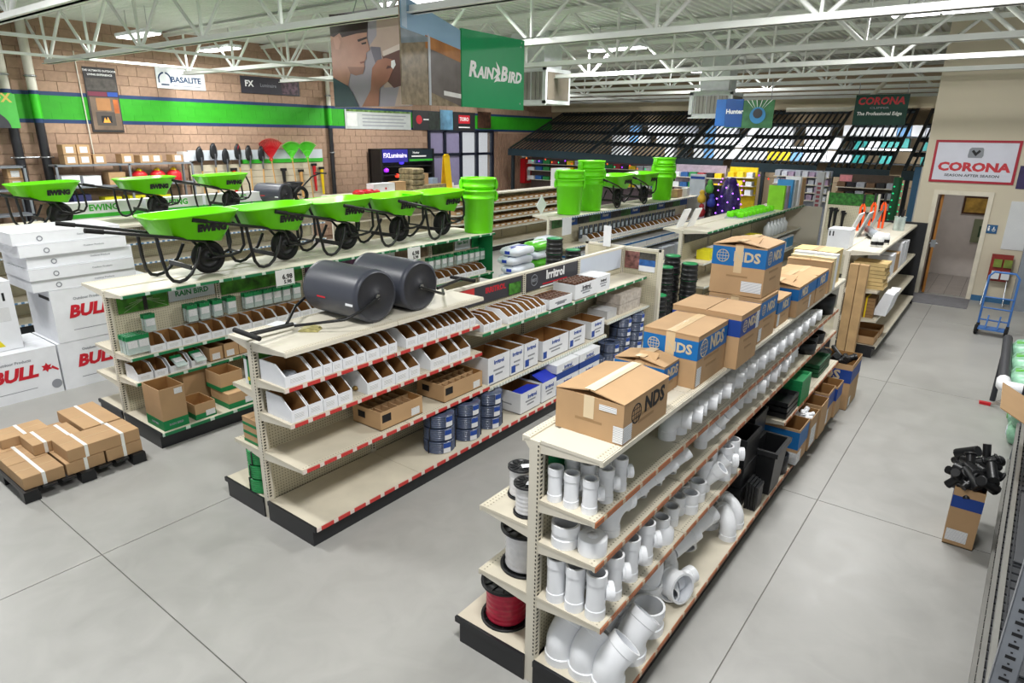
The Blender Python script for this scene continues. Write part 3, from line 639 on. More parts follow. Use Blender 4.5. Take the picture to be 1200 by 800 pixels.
fits(P_wyes, [(-1.45, 3.0, .3, (R(-48), 0), .04), (-1.44, 3.19, .3, (R(-48), 0), .04), (-1.43, 3.38, .3, (R(-48), 0), .04), (-1.42, 3.57, .3, (R(-48), 0), .04)], s3, 'white pipe wye leaning in the third-shelf line, %s from the near end', 'leaning wyes on the third shelf')
fits(P_coups, [(-1.56, 2.78, 0), (-1.57, 2.93, 0), (-1.58, 3.1, 0)], s3, 'small white coupling behind the leaning wyes, %s from the near end', 'small couplings on the third shelf')
fits(P_el, [(-1.48+.02*(i % 2), 5.0+i*.16, .3, None, 0, 1.18) for i in range(7)], s3, 'white elbow in the far third-shelf group, %s from the near end', 'elbows far along the third shelf')
fits(P_wyes, [(-1.43, 4.12, .6, None, 0, 1.05), (-1.45, 4.32, .5, None, 0, 1.05), (-1.44, 4.52, .7, None, 0, 1.05)], s3, 'white wye in the middle of the third shelf, %s counting away', 'standing wyes on the third shelf')
fits(P_coup, [(-1.5, 6.25, 0), (-1.48, 6.45, 0), (-1.5, 6.65, 0), (-1.5, 7.7, 0)], s3, 'wide white coupling far along the third shelf, %s of the far couplings', 'far couplings')
fits(P_tee, [(-1.595, 2.545, 1.45), (-1.475, 2.545, 1.4), (-1.355, 2.56, .75), (-1.36, 2.755, .7), (-1.36, 2.95, .7), (-1.36, 3.145, .7), (-1.595, 2.755, 1.5), (-1.48, 2.755, 1.5), (-1.5, 2.96, 1.4)], s4, 'tall white pipe tee on the fourth shelf, %s counting away', 'tall tees on the fourth shelf')
tag(dup(P_red, (-1.38, 3.42, s4)), 'wide white reducer behind the tall tees of the fourth shelf', 'pipe fitting')
fits(P_coups, [(-1.40, 3.62, 0, None, 0, 1.1), (-1.42, 3.77, 0, None, 0, 1.1), (-1.36, 3.84, 0, None, 0, 1.2), (-1.46, 3.92, 0, None, 0, 1.2), (-1.38, 4.02, 0, None, 0, 1.2)], s4, 'short white coupling midway along the fourth shelf, %s counting away', 'short couplings on the fourth shelf')
fits(P_wyes, [(-1.4, 4.17, .3, None, 0, 1.25), (-1.42, 4.32, .5, None, 0, 1.25)], s4, 'white wye before the far end of the fourth shelf, %s counting away', 'wyes on the fourth shelf')
fits(P_tee, [(-1.34, 4.43, .6), (-1.45, 4.52, .4), (-1.34, 4.57, .5)], s4, 'white pipe tee at the far end of the fourth shelf, %s counting away', 'tees at the fourth shelf end')
fits(P_el45, [(-1.58, 2.60, 1.35), (-1.42, 2.60, 1.15), (-1.27, 2.60, 1.0), (-1.47, 2.84, 1.3), (-1.27, 2.86, 1.15)], s1, 'large white angled elbow on the bottom shelf, %s from the near end', 'large angled elbows on the bottom shelf')
fits(P_ring, [(-1.29, 3.12, 0), (-1.48, 3.08, 0), (-1.40, 3.32, 0)], s1, 'wide open white coupling standing on the bottom shelf, %s from the near end', 'open couplings on the bottom shelf')
tag(dup(P_el45, (-1.40, 3.30, s1+.12), rot=(.35, .25, 2.4), scale=.92), 'large white elbow tossed into the open bottom couplings', 'pipe fitting')
tag(dup(P_ring, (-1.36, 3.50, s1+.095), rot=(R(80), 0, R(70))), 'wide white coupling lying on its side mid bottom shelf', 'pipe fitting')
tag(dup(P_wye, (-1.27, 3.40, s1+.075), rot=(R(-88), 0, R(25)), scale=.9), 'white wye lying flat at the edge of the bottom shelf', 'pipe fitting')
fits(P_wye, [(-1.40, 3.62, .45, (R(-60), 0), .085, 1.15), (-1.39, 3.93, .45, (R(-60), 0), .085, 1.15)], s1, 'long white wye lying along the bottom shelf, %s counting away', 'lying wyes on the bottom shelf')
fits(P_ring, [(-1.43, 4.44, 0), (-1.50, 4.65, 0)], s1, 'wide white coupling before the black drain boxes, %s counting away', 'couplings before the drain boxes')
fits(P_elbig, [(-1.23, 4.36, 2.3, None, 0, .85), (-1.24, 4.56, 2.6, None, 0, .85)], s1, 'white elbow standing before the black drain boxes, %s counting away', 'elbows before the drain boxes')
# black drain boxes, bins and grates
def tub(label, c, w, d, h, taper=.88, m=blk_p, rz=0, wall=.01, lip=.02, name='drain_box', group=None, ribs=False, cat='box'):
    g = thing(name, label, cat, c, rz, group); W, D = w/2, d/2; a = taper
    rings = [(W*a, D*a, 0), (W, D, h-.04), (W+lip, D+lip, h-.04), (W+lip, D+lip, h), (W-wall, D-wall, h), (W*a-wall, D*a-wall, .012)]
    vs = [(sx*x, sy*y, z) for x, y, z in rings for sx, sy in ((-1,-1),(1,-1),(1,1),(-1,1))]
    fs = [(j*4+i, j*4+(i+1)%4, (j+1)*4+(i+1)%4, (j+1)*4+i) for j in range(5) for i in range(4)]+[(3,2,1,0), (20,21,22,23)]
    MB().add(vs, fs).build('body', m, g)
    if ribs:
        mb = MB()
        for k in range(5):
            q = -W*.8+k*W*.4; mb.box(q-.004, q+.004, -D*a-.012, -D*a, .02, h*.8).box(W*a, W*a+.012, -D*.8+k*D*.4-.004, -D*.8+k*D*.4+.004, .02, h*.8)
        mb.build('rib', m, g)
    return g
for k in range(3):
    tub(['lowest black square drain box in the stack beside the white tees', 'middle black square drain box in the stack beside the white tees', 'topmost black square drain box in the stack, open and empty'][k], (-1.46, 4.96, s1+k*.19), .34, .36, .24 if k == 2 else .188, .97, lip=.004)
for k in range(3):
    tub('black square drain box in the rear stack, %s from below' % ORD[k], (-1.525, 5.42, s1+k*.19), .30, .36, .24 if k == 2 else .188, .97, lip=.004, group='rear drain box stack')
for k in range(4):
    t2 = thing('drain_plate', 'black ribbed drain plate on edge before the big black bin, %s of four' % ORD[k], 'plate', (-1.262+k*.024, 4.93, s1), 0, 'black drain plates on edge')
    MB().box(-.01, .01, -.08, .08, 0, .24-k*.01).build('plate', blk_p, t2); MB().box(.01, .013, -.06, .06, .04, .2).build('panel', black, t2)
tub('large black tapered bin standing on the bottom shelf after the drain boxes', (-1.245, 5.32, s1), .20, .38, .42, .75, lip=.02)
tag(MB().lathe([(.09, 0), (.11, .0), (.11, .17), (.095, .17), (.095, .02), (0, .02)], 24).build('plastic_ring', blk_p), 'round black plastic ring pot before the blue carton', 'pot').location = (-1.27, 5.68, s1)
z5 = .6107
for k in range(3): tub('black shallow catch basin in the stack before the green ones, %s from below' % ORD[k], (-1.40, 6.0, z5+k*.055), .27, .36, .052, .95, lip=.004, group='black catch basin stack', name='catch_basin', cat='basin')
for k in range(6): tub('green catch basin in the nearer green stack, %s from below' % ORD[k], (-1.39, 6.40, z5+k*.042), .27, .34, .04, .95, m=green_p, lip=.004, group='green catch basin stack', name='catch_basin', cat='basin')
for k in range(3): tub('green plastic grate in the far green stack, %s from below' % ORD[k], (-1.45, 7.4, z5+k*.05+.002), .3, .5, .045, .95, m=dk_green, lip=.004, group='far green stack', name='catch_basin', cat='basin')
for k, (y, z) in enumerate(((7.1, .9657), (7.3, .9657), (6.85, .9657))):
    tag(MB().lathe([(0, 0), (.1, 0), (.11, .11), (.1, .11), (.09, .01), (0, .01)], 20).build('plastic_pot', blk_p), ['black pot on the third shelf far end, middle one', 'black pot on the third shelf nearest the far end', 'black pot on the third shelf, first of the far three'][k], 'pot').location = (-1.45+.02*k, y, z)
tag(MB().lathe([(0, 0), (.13, 0), (.14, .2), (.125, .2), (.12, .02), (0, .02)], 24).build('plastic_pot', blk_p), 'large black pot on the second shelf at the far end', 'pot').location = (-1.47, 7.62, s2)
# open cartons along the floor of the right aisle
carton('open blue-banded carton on the bottom shelf after the black bin', (-1.30, 6.02, s1), .34, .34, .36, band=ndsblue, bz=(.45, .93), top='open', tapeon=False, sticker=(('c', -.17, .01, .14, .12),), lines=False)
c_ = carton('open brown carton full of small white fittings on the bottom shelf', (-1.27, 6.38, s1), .30, .30, .34, top='open', tapeon=False, sticker=(('x', -.12, .03, .2, .2),), lines=False)
for i in range(14):
    a = random.random
    o = tag(dup(P_coups, (-1.27+(a()-.5)*.2, 6.38+(a()-.5)*.18, s1+.26+a()*.05), rot=(a()*2, a()*2, a()*3), scale=.5), 'small white coupling heaped in the open brown carton', 'pipe fitting', 'white couplings heaped in the carton')
carton('empty open brown carton after the carton of white fittings', (-1.27, 6.72, s1), .32, .30, .36, top='open', tapeon=False, lines=False)
carton('open blue-banded carton below the green basins, farther', (-1.28, 7.06, s1), .32, .32, .38, band=navyb, bz=(.55, .93), top='open', tapeon=False, sticker=(('x', -.14, .04, .07, .16),), lines=False)
carton('second open blue-banded carton beside the large drum carton', (-1.24, 7.38, s1), .28, .28, .36, band=navyb, bz=(.55, .93), top='open', tapeon=False, lines=False)
carton('large open blue-banded carton heaped with black fittings at the far end', (-1.38, 8.28, 0), .56, .56, .56, band=navyb, bz=(.6, .88), top='open', tapeon=False, fy=('NDS', .16, .74, inktan, 0), lines=False, sticker=(('x', -.2, .02, .1, .12),))
def heap(src_pts, z, label, group, cat, c, spread, n, rr=.04):
    for i in range(n):
        a = random.random; e = MB(); L = .07+.06*a(); r = rr*(.6+.5*a())
        e.tube([(0, 0, -L), (0, 0, L)], [r, r], 10).ring((0, 0, L*.8), r, r*.25, 10, 5).ring((0, 0, -L*.8), r, r*.25, 10, 5)
        o = tag(e.build('black_fitting', blk_p), label, cat, group)
        o.location = (c[0]+(a()-.5)*spread[0], c[1]+(a()-.5)*spread[1], z+a()*spread[2]); o.rotation_euler = (a()*3, a()*3, a()*3)
heap(None, .46, 'black pipe fitting heaped in the large blue-banded carton', 'black fittings in the far carton', 'fitting', (-1.38, 8.28), (.36, .36, .12), 16)
# wire reels on the left face of the right shelving
tag(dup(P_reels, (-1.835, 2.59, 1.037), .4), 'small reel of white wire beside the end upright, nearer', 'reel')
tag(dup(P_reels, (-1.975, 2.72, 1.037), .9), 'small reel of white wire behind the nearer small one', 'reel')
tag(dup(P_reelw, (-1.91, 2.69, .602), .2), 'large reel of white wire on the middle shelf', 'reel')
tag(dup(P_reelr, (-2.04, 2.68, .1705), .5), 'large reel of red wire on the black-edged base', 'reel')
tag(dup(P_reelr, (-1.93, 3.06, .1705), 1.2), 'second reel of red wire, mostly hidden behind the first', 'reel')
tag(MB().box(-1.683, -1.68, 2.56, 3.5, 1.28, 1.50).build('header_sign', prgreen), 'green header sign on the pegboard behind the short tees', 'sign')
tag(MB().box(-1.6795, -1.678, 2.56, 3.5, 1.30, 1.33).build('blue_stripe', mat('teal_stripe', '#1B7F9E', .5)), 'teal stripe strip along the green header sign behind tees', 'sign')
# ------------------------------------------------ stock on the middle shelving
def row(src, x, z, spans, w0, label, group, rz=0, sc_x=1, dz=1):
    for i, (a, c) in enumerate(spans):
        o = dup(src, (x, (a+c)/2, z), rz); o.scale = (sc_x, (c-a-.006)/w0, dz); o['label'] = label % ORD[i]; o['category'] = 'bin'; o['group'] = group
e1 = [2.54, 2.78, 2.88, 2.97, 3.07, 3.21, 3.31, 3.46, 3.56, 3.66]; e1b = [3.76, 3.91, 4.05, 4.15, 4.25, 4.34, 4.42, 4.52, 4.62, 4.71]
row(P_bin, -4.325, 1.2457, list(zip(e1, e1[1:]))+list(zip(e1b, e1b[1:])), .1, 'white parts bin on the top red rail, %s from the near end', 'white bins on the top red rail', 0, 1.05)
row(P_bin, -4.30, .9657, [(2.55, 2.70), (2.70, 2.84), (2.84, 2.98), (2.98, 3.13), (3.28, 3.44), (3.44, 3.60), (3.60, 3.76), (3.76, 3.90), (4.03, 4.28), (4.28, 4.44), (4.44, 4.60)], .1, 'white parts bin on the second red rail, %s from the near end', 'white bins on the second red rail', 0, 1.05, 1.15)
row(P_bin, -4.30, 1.1507, [(4.80, 4.9), (4.9, 5.0), (5.0, 5.1), (5.2, 5.3), (5.3, 5.4), (5.4, 5.5), (5.52, 5.62), (5.62, 5.72), (5.72, 5.82), (5.82, 5.92)], .1, 'white parts bin past the red rails, %s from the near end', 'white bins past the red rails', 0, 1.05, .9)
greyb = mat('grey_bag', '#8D949E', .3, var=.3, sc_=25)
tag(MB().lathe([(0, 0), (.05, .005), (.07, .03), (.05, .06), (0, .07)], 12).build('parts_bag', greyb), 'crumpled grey bag lying inside the first white bin', 'bag').location = (-4.14, 2.66, 1.256)
for i in range(22):
    a = random.random
    o = tag(MB().lathe([(0, 0), (.022, .002), (.03, .014), (.02, .03), (0, .034)], 8).build('small_part', [greyb, mat('brass_part', '#8F7440', .4, .5), blk_p, pvc][i % 4]), 'small loose part lying in one of the white bins', 'part', 'loose parts in the white bins')
    y = [2.83, 3.02, 3.26, 3.51, 3.83, 4.1, 4.3, 4.47, 4.57, 4.66, 2.62][i % 11]; o.location = (-4.10-.12*a(), y-.02+.04*a(), (1.256 if i < 11 else .976)); o.location.y += 0 if i < 11 else .012
# divided brown cartons
def divided(label, c, w, d, h, nx, ny):
    g = carton(label, c, w, d, h, top='open', tapeon=False, lines=False, sticker=(('x', d/2-.14, .02, .1, .07),)); mb = MB()
    for i in range(1, nx): mb.box(-w/2+i*w/nx-.003, -w/2+i*w/nx+.003, -d/2+.007, d/2-.007, .01, h-.02)
    for j in range(1, ny): mb.box(-w/2+.007, w/2-.007, -d/2+j*d/ny-.003, -d/2+j*d/ny+.003, .01, h-.025)
    mb.build('divider', card, g)
    MB().box(w/2, w/2+.002, -d/2+.02, -d/2+.12, h-.1, h-.03).box(-w*.3, -w*.05, -d/2-.002, -d/2, h-.1, h-.04).build('black_print', ink, g)
    return g
divided('brown divided carton with black print, nearest on the third red shelf', (-4.10, 3.60, .6207), .36, .50, .17, 2, 6)
divided('brown divided carton second on the third red shelf, fully gridded', (-4.10, 4.42, .6207), .36, .56, .17, 3, 6)
# bay of white boxes
IR = dict(m=wcard, tapeon=False, lines=True)
for i, (a, c, h, tp, z) in enumerate(((4.80, 5.17, .30, 'open', .5807), (5.18, 5.42, .30, 'open', .5807), (5.43, 5.70, .30, 'open', .5807), (5.78, 6.33, .24, 'open', .5807), (6.35, 6.72, .24, 'open', .5807), (6.86, 7.20, .23, 'open', .5807))):
    carton('white open-topped box with blue print in the far middle bay, %s from the near end' % ORD[i], (-4.11, (a+c)/2, z), .36, c-a-.01, h, top=tp, fx=('Irritrol', .06, .78, inkblue, 0), group='white open boxes in the far bay', **IR)
    o = tag(MB().box(-3.929, -3.928, a+.02, a+.09, z+.03, z+.11).build('blue_print', inkblue), 'dark blue print patch on the front of open box, %s from near' % ORD[i], 'label')
carton('white open tray of brown parts on the green-edged shelf, nearer', (-4.11, 6.18, 1.1507), .30, .48, .12, top='open', fx=('Irritrol', .05, .5, inkg, 0), **IR)
carton('white open carton with brown-topped parts under the black sign', (-4.14, 6.78, 1.1507), .32, .52, .19, top='open', fx=('Irritrol', .07, .7, ink, 0), **IR)
carton('white closed carton with small marks before the blank end panel', (-4.14, 7.22, 1.1507), .30, .34, .20, fx=('Irritrol', .05, .7, ink, 0), **IR)
brp = mat('brown_cap', '#5A3A28', .5, var=.2)
for cx, cy, z, nx, ny in ((-4.11, 6.18, 1.21, 4, 7), (-4.14, 6.78, 1.30, 4, 7)):
    for i in range(nx):
        for j in range(ny):
            o = tag(MB().lathe([(0, 0), (.028, 0), (.028, .05), (.022, .06), (0, .06)], 8).build('sprinkler_cap', brp), 'brown round cap standing in the %s' % ('low white tray, nearer' if z < 1.25 else 'white carton under the black sign'), 'cap', 'brown caps in the white cartons'); o.location = (cx+(i-(nx-1)/2)*.068, cy+(j-(ny-1)/2)*.066, z)
shrink = mat('shrink_wrap', '#B8AFA6', .15, var=.2, sc_=18)
for k, (y, z, h, lb) in enumerate(((7.95, .7407, .13, 'lower shrink-wrapped tan carton at the far shelf end'), (7.97, .8767, .13, 'upper shrink-wrapped tan carton at the far shelf end'))):
    carton(lb, (-4.14, y, z), .36, .62, h, m=shrink, tapeon=False, lines=False)
carton('grey wrapped packet leaning beside the shrink-wrapped cartons', (-4.12, 7.46, .7407), .3, .26, .11, m=mat('grey_wrap', '#B5B6B8', .3, var=.15), tapeon=False, lines=False)
# bottom shelf: coils and blue cartons
for (x, y, n, lb) in ((-3.95, 4.09, 3, 'nearest stack'), (-3.93, 4.45, 3, 'second stack'), (-3.93, 4.80, 3, 'third stack'), (-3.97, 7.42, 2, 'low far stack'), (-4.0, 7.78, 4, 'tall far stack'), (-3.98, 8.13, 4, 'farthest tall stack')):
    for k in range(n):
        tag(dup(P_coil, (x, y, .1705+k*.1315), -.45+.1*k), 'dark blue tubing coil in the %s, %s from below' % (lb, ORD[k]), 'coil', 'blue tubing coils on the bottom shelf')
carton('white carton with blue flap corner beside the blue coils, nearer', (-3.99, 5.37, .1705), .40, .37, .24, top='open', fx=('Irritrol', .06, .7, inkblue, .03), sticker=None, **IR)
carton('white carton with raised blue flap beside the blue coils, farther', (-3.99, 5.74, .1705), .40, .30, .24, top='open', fx=('Irritrol', .06, .7, inkblue, 0), **IR)
fl = mat('blue_flap', '#2337B8', .5, var=.04)
for i, (y, q) in enumerate(((5.37, .34), (5.74, .27))):
    b_ = [o for o in ROOT.objects if o.get('label', '').startswith('white carton with '+('blue flap' if i == 0 else 'raised blue'))][0]
    MB(Matrix.Translation((.2, 0, .24)) @ Matrix.Rotation(R(-100 if i == 0 else -70), 4, 'Y')).box(-.002, .002, -q/2, q/2, 0, .17).build('flap', fl, b_)
for i, (y, z) in enumerate(((6.12, .1705), (6.62, .1705))):
    for k in range(2):
        carton('white and blue printed carton on the bottom shelf, %s %s' % (['near pile', 'far pile'][i], ['lower', 'upper'][k]), (-3.98, y, z+k*.184), .38, .48, .18, band=navyb, bz=(0, .45), fx=('Irritrol', .06, .7, inkblue, 0), **IR)
tag(dup(P_coil, (-4.0, 7.06, .1705), .3), 'single dark blue coil between the blue cartons and coil stacks', 'coil')
# left face at the near end
for k in range(3): tag(dup(P_coilg, (-4.60, 2.645, .1705+k*.1315), k*.3), 'green tubing coil on the left base, %s from below' % ORD[k], 'coil', 'green tubing coils')
for k in range(3): carton('small brown and green carton on the left near shelf, %s from below' % ORD[k], (-4.58, 2.66, .6106+k*.075), .22, .22, .072, band=prgreen, bz=(.05, .4), tapeon=False, lines=False, group='small carton stack')
carton('white box with green stripe standing at the left near shelf end', (-4.56, 2.66, 1.1306), .11, .16, .24, m=wcard, tapeon=False, fy=None, lines=False, band=None)
b_ = [o for o in ROOT.objects if o.get('label', '').startswith('white box with green stripe')][0]
MB().box(-.01, .02, -.0825, -.08, .0, .24).box(-.055, .055, -.0825, -.08, .21, .24).build('green_print', prgreen, b_); MB().lathe([(.018, -.0835), (0, -.0835)], 12, 0, (.0, 0, .05), False, 'y').build('yellow_print', mat('yellow_ink', '#E0D020', .5), b_)
# rollers on top
tag(dup(P_rol, (-4.40, 3.49, 1.536)), 'nearer black lawn roller with its handle lying towards the shelf end', 'roller')
tag(dup(P_rol, (-4.40, 4.00, 1.536), pi), 'farther black lawn roller with its handle pointing away', 'roller')
tag(MB(Matrix.Translation((-4.62, 2.95, 1.536)) @ Matrix.Rotation(.3, 4, 'Z')).box(-.1, .1, -.07, .07, 0, .002).build('paper_tag', wcard), 'white paper tag lying on top near the roller handle', 'tag')
tag(MB(Matrix.Translation((-4.30, 3.0, 1.536)) @ Matrix.Rotation(.6, 4, 'Z')).prism([(-.08, 0), (.08, 0), (.06, .02), (0, .03), (-.07, .015)], 'y', -.06, .06).build('clear_bag', mat('yellowish_bag', '#CFC684', .2, var=.25, sc_=20, alpha=.8)), 'clear bag with yellow slip lying beside the roller handle', 'bag')
# headers on the middle shelving
def header(par, x, y0, y1, z0, z1, m, name='header_sign', txt=None):
    o = part(MB().box(x, x+.008, y0, y1, z0, z1), name, m, par)
    if txt: text(par, txt[0], txt[1], (x+.0085, (y0+y1)/2+txt[3], (z0+z1)/2+(txt[4] if len(txt) > 4 else 0)), FX, txt[2], .02)
    return o
dgrey = mat('sign_dark', '#3C3C42', .5, var=.05); signred = mat('sign_red', '#C93A3A', .5, var=.05); silver = mat('sign_silver', '#C8CED8', .5, var=.04); leaf = mat('leaf_print', '#3F7A2A', .5, var=.6, sc_=18)
header(gB, -4.395, 2.58, 2.95, 1.31, 1.47, leaf)
header(gB, -4.395, 2.98, 4.74, 1.40, 1.49, mat('red_print', '#8E2420', .5, var=.5, sc_=20))
for a in range(18): header(gB, -4.385, 3.1+a*.088, 3.15+a*.088, 1.395, 1.47, mat('dark_red', '#5E1A18', .5), 'red_hook_card')
header(gB, -4.385, 4.79, 5.98, 1.30, 1.50, dgrey, txt=('IRRITROL', .085, inkred, .1, .03)); header(gB, -4.384, 4.80, 5.12, 1.36, 1.495, signred)
header(gB, -4.376, 5.72, 5.94, 1.31, 1.44, leaf)
header(gB, -4.385, 6.06, 7.2, 1.28, 1.50, dgrey, txt=('Irritrol', .15, inkw, .05, .03)); part(MB().box(-4.377, -4.375, 6.4, 6.95, 1.315, 1.33), 'red_strip', inkred, gB)
part(MB().box(-4.377, -4.375, 6.35, 6.95, 1.285, 1.30), 'white_strip', white, gB)
ez = MB().ring((-4.374, 6.22, 1.40), .065, .006, 24, 4, 'x', rz=.002); part(ez, 'round_badge', inkg, gB); text(gB, 'BEST', .05, (-4.372, 6.22, 1.40), FX, inkg, .02)
header(gB, -4.385, 7.27, 8.40, 1.23, 1.50, mat('pale_blue_panel', '#C3CBD8', .5, var=.02))
# end panel across the far end of the middle shelving
ep = thing('end_panel', 'cream end panel with two printed posters across the middle shelving end', 'panel', (-4.4, 8.52, 0), ws=True)
part(MB().box(-5.0, -3.82, 8.50, 8.53, .1, 1.50), 'panel', pegx, ep)
part(MB().box(-5.04, -3.80, 8.495, 8.545, 1.50, 1.53), 'top_rail', beige, ep)
for x in (-5.04, -3.84): part(MB().box(x, x+.05, 8.495, 8.56, 0, 1.53), 'upright', beige, ep)
part(MB().box(-4.36, -4.13, 8.492, 8.5, 1.22, 1.47), 'poster', mat('red_plant_print', '#7E5550', .5, var=.7, sc_=14), ep)
part(MB().box(-4.13, -3.88, 8.492, 8.5, 1.37, 1.47), 'poster', mat('dark_print', '#46433F', .5, var=.5, sc_=12), ep)
part(MB().box(-4.13, -3.88, 8.492, 8.5, 1.28, 1.37), 'poster', mat('blue_print_sheet', '#2F5FA0', .5, var=.3, sc_=14), ep)
part(MB().box(-4.13, -3.88, 8.492, 8.5, 1.20, 1.28), 'poster', wcard, ep)
tag(MB().box(-4.72, -4.60, 8.46, 8.475, 1.50, 1.80).build('price_card', wcard), 'white upright price card standing above the end panel corner', 'card')
# ------------------------------------------------ left shelving: bags on hooks, bins, cartons
def bagrow(ys_, x0, z, n, label, group, sc_=1.0):
    q = 0
    for y in ys_:
        for k in range(n):
            o = dup(P_bag, (x0+.045*k, y+.006*(k % 2), z), 0, scale=sc_); tag(o, label % ORD[q], 'bag', group); q += 1
bagrow([3.36, 3.50, 3.65, 3.82], -7.04, 1.235, 3, 'green-topped bag on the first section hooks, %s along the row', 'green-topped bags, first section')
bagrow([4.06, 4.18, 4.31, 4.44, 4.57, 4.72], -7.04, 1.235, 2, 'green-topped bag on the second section hooks, %s along the row', 'green-topped bags, second section')
bagrow([4.95, 5.1, 5.25], -7.04, 1.235, 2, 'green-topped bag on hooks behind the roller, %s along the row', 'green-topped bags behind the roller')
bagrow([7.1, 7.25, 7.4, 7.55, 7.75, 7.9, 8.06, 8.2, 8.34], -7.0, 1.235, 2, 'green-topped bag at the far end hooks, %s along the row', 'green-topped bags at the far end')
bagrow([2.635, 2.745], -6.94, 1.075, 4, 'fat green-topped bag standing on the upper green-railed shelf, %s of the cluster', 'bags standing on the shelf', 1.02)
bagrow([2.90], -7.0, 1.225, 2, 'green-topped bag hanging beside the fat bag cluster, %s of the pair', 'bag pair beside the cluster')
row(P_bing, -7.05, .8557, [(2.80+i*.165, 2.80+(i+1)*.165) for i in range(33)], .13, 'white bin on the upper green rail, %s from the near end', 'white bins on the upper green rail')
row(P_bing, -7.02, .5957, [(2.62, 2.78), (2.79, 2.93), (2.95, 3.16), (3.18, 3.35)], .13, 'white bin on the lower green rail, %s from the near end', 'white bins on the lower green rail')
for i, y in enumerate((3.055, 3.265)):
    o = dup(P_bag, (-6.86, y, .74), 0, rot=(0, R(-68), 0)); tag(o, 'green-topped bag lying in a white bin on the lower green rail, %s' % ['nearer', 'farther'][i], 'bag')
carton('small brown carton of bags on the lower green rail, nearer one', (-6.90, 3.475, .5957), .26, .15, .16, top='open', tapeon=False, lines=False, sticker=(('x', -.05, .02, .09, .07),))
carton('small brown carton of bags on the lower green rail, farther one', (-6.90, 3.655, .5957), .26, .17, .17, top='open', tapeon=False, lines=False, sticker=(('x', -.06, .02, .09, .07),))
for i, (y, q) in enumerate(((3.9, .3), (4.25, .3), (4.6, .3), (5.0, .35))): carton('open brown carton farther along the lower green rail, %s along' % ORD[i], (-6.90, y, .5957), .26, q, .16, top='open', tapeon=False, lines=False)
carton('tall open brown carton with a green band at the base, near shelf end', (-6.51, 2.745, .1707), .36, .25, .44, band=prgreen, bz=(.0, .24), top='open', tapeon=False, lines=False, sticker=(('x', .02, .36, .08, .06),), fx=('RAIN BIRD', .03, .12, inkg, 0), fy=('RAIN BIRD', .03, .12, inkg, 0))
carton('low open brown carton beside the tall green-banded one', (-6.50, 3.06, .1707), .32, .22, .17, band=prgreen, bz=(.0, .35), top='open', tapeon=False, lines=False, sticker=(('x', .0, .02, .1, .06),))
carton('wide brown carton with green base under a smaller open one', (-6.52, 3.49, .1707), .36, .34, .17, band=prgreen, bz=(.0, .35), tapeon=False, lines=False, sticker=(('x', .02, .02, .1, .07),))
carton('smaller open brown carton sitting on the wide green-based one', (-6.60, 3.44, .3457), .30, .26, .2, band=prgreen, bz=(.0, .25), top='open', tapeon=False, lines=False)
carton('tall brown carton behind the low ones on the left base', (-6.97, 3.3, .1707), .26, .4, .36, tapeon=False, lines=False)
for i, y in enumerate((4.05, 4.5, 5.0, 5.6)): carton('brown carton farther along the left base, %s along' % ORD[i], (-6.6, y, .1707), .36, .36, .3, tapeon=False, lines=False)
# headers along the left shelving
lawn = mat('lawn_print', '#3B7A22', .5, var=.7, sc_=10)
def headC(y0, y1, m, txt=None, z0=1.24, z1=1.46): header(gC, -7.105, y0, y1, z0, z1, m, txt=txt)
headC(2.68, 3.19, lawn); headC(3.20, 3.72, mat('sign_pale', '#CBD3DA', .5, var=.02), ('RAIN BIRD', .08, prgreen, 0), 1.27, 1.42)
part(MB().box(-7.106, -7.1, 2.68, 3.72, 1.42, 1.46), 'green_stripe', prgreen, gC)
hd = MB(); 
for k in range(9): hd.tube([(-7.094, 2.95, 1.36), (-7.094, 2.95+.22*cos(pi*k/8), 1.30+.0*k+.12*abs(sin(pi*k/8))-.05)], .003, 4)
part(hd, 'spray_print', mat('spray_ink', '#9DB88E', .5), gC); part(MB().box(-7.096, -7.09, 2.93, 2.97, 1.24, 1.40), 'nozzle_print', black, gC)
for a, c, mm in ((3.80, 4.9, lawn), (4.95, 5.9, mat('purple_flower_print', '#4B2A4C', .5, var=.8, sc_=14)), (6.1, 6.5, mat('sign_pale', '#CBD3DA')), (6.52, 7.2, mat('brown_print', '#6B5A48', .5, var=.5, sc_=12)), (7.3, 7.78, mat('fern_print', '#243F1A', .5, var=.8, sc_=10))):
    headC(a, c, mm)
headC(7.82, 8.2, mat('sign_pale', '#CBD3DA'), ('Rain Bird', .07, prgreen, 0)); headC(8.24, 8.42, prgreen)
part(MB().box(-7.11, -6.8, 8.425, 8.432, .7, 1.46), 'end_board', prgreen, gC)
for i, (y, lb) in enumerate(((4.40, 'white price card hanging from the green rail above the roller'), (6.53, 'white price card hanging from the green rail near the far bin'))):
    g = thing('price_card', lb, 'card', (-6.72, y, 1.5)); MB().box(0, .003, -.125, .125, -.2, .0).build('card', white, g); MB().box(.003, .004, -.12, .12, -.198, -.185).build('green_print', prgreen, g)
    text(g, '6.98', .08, (.0045, .03, -.09), FX, ink, .02); text(g, '5.98', .06, (.0045, .03, -.15), FX, ink, .02)
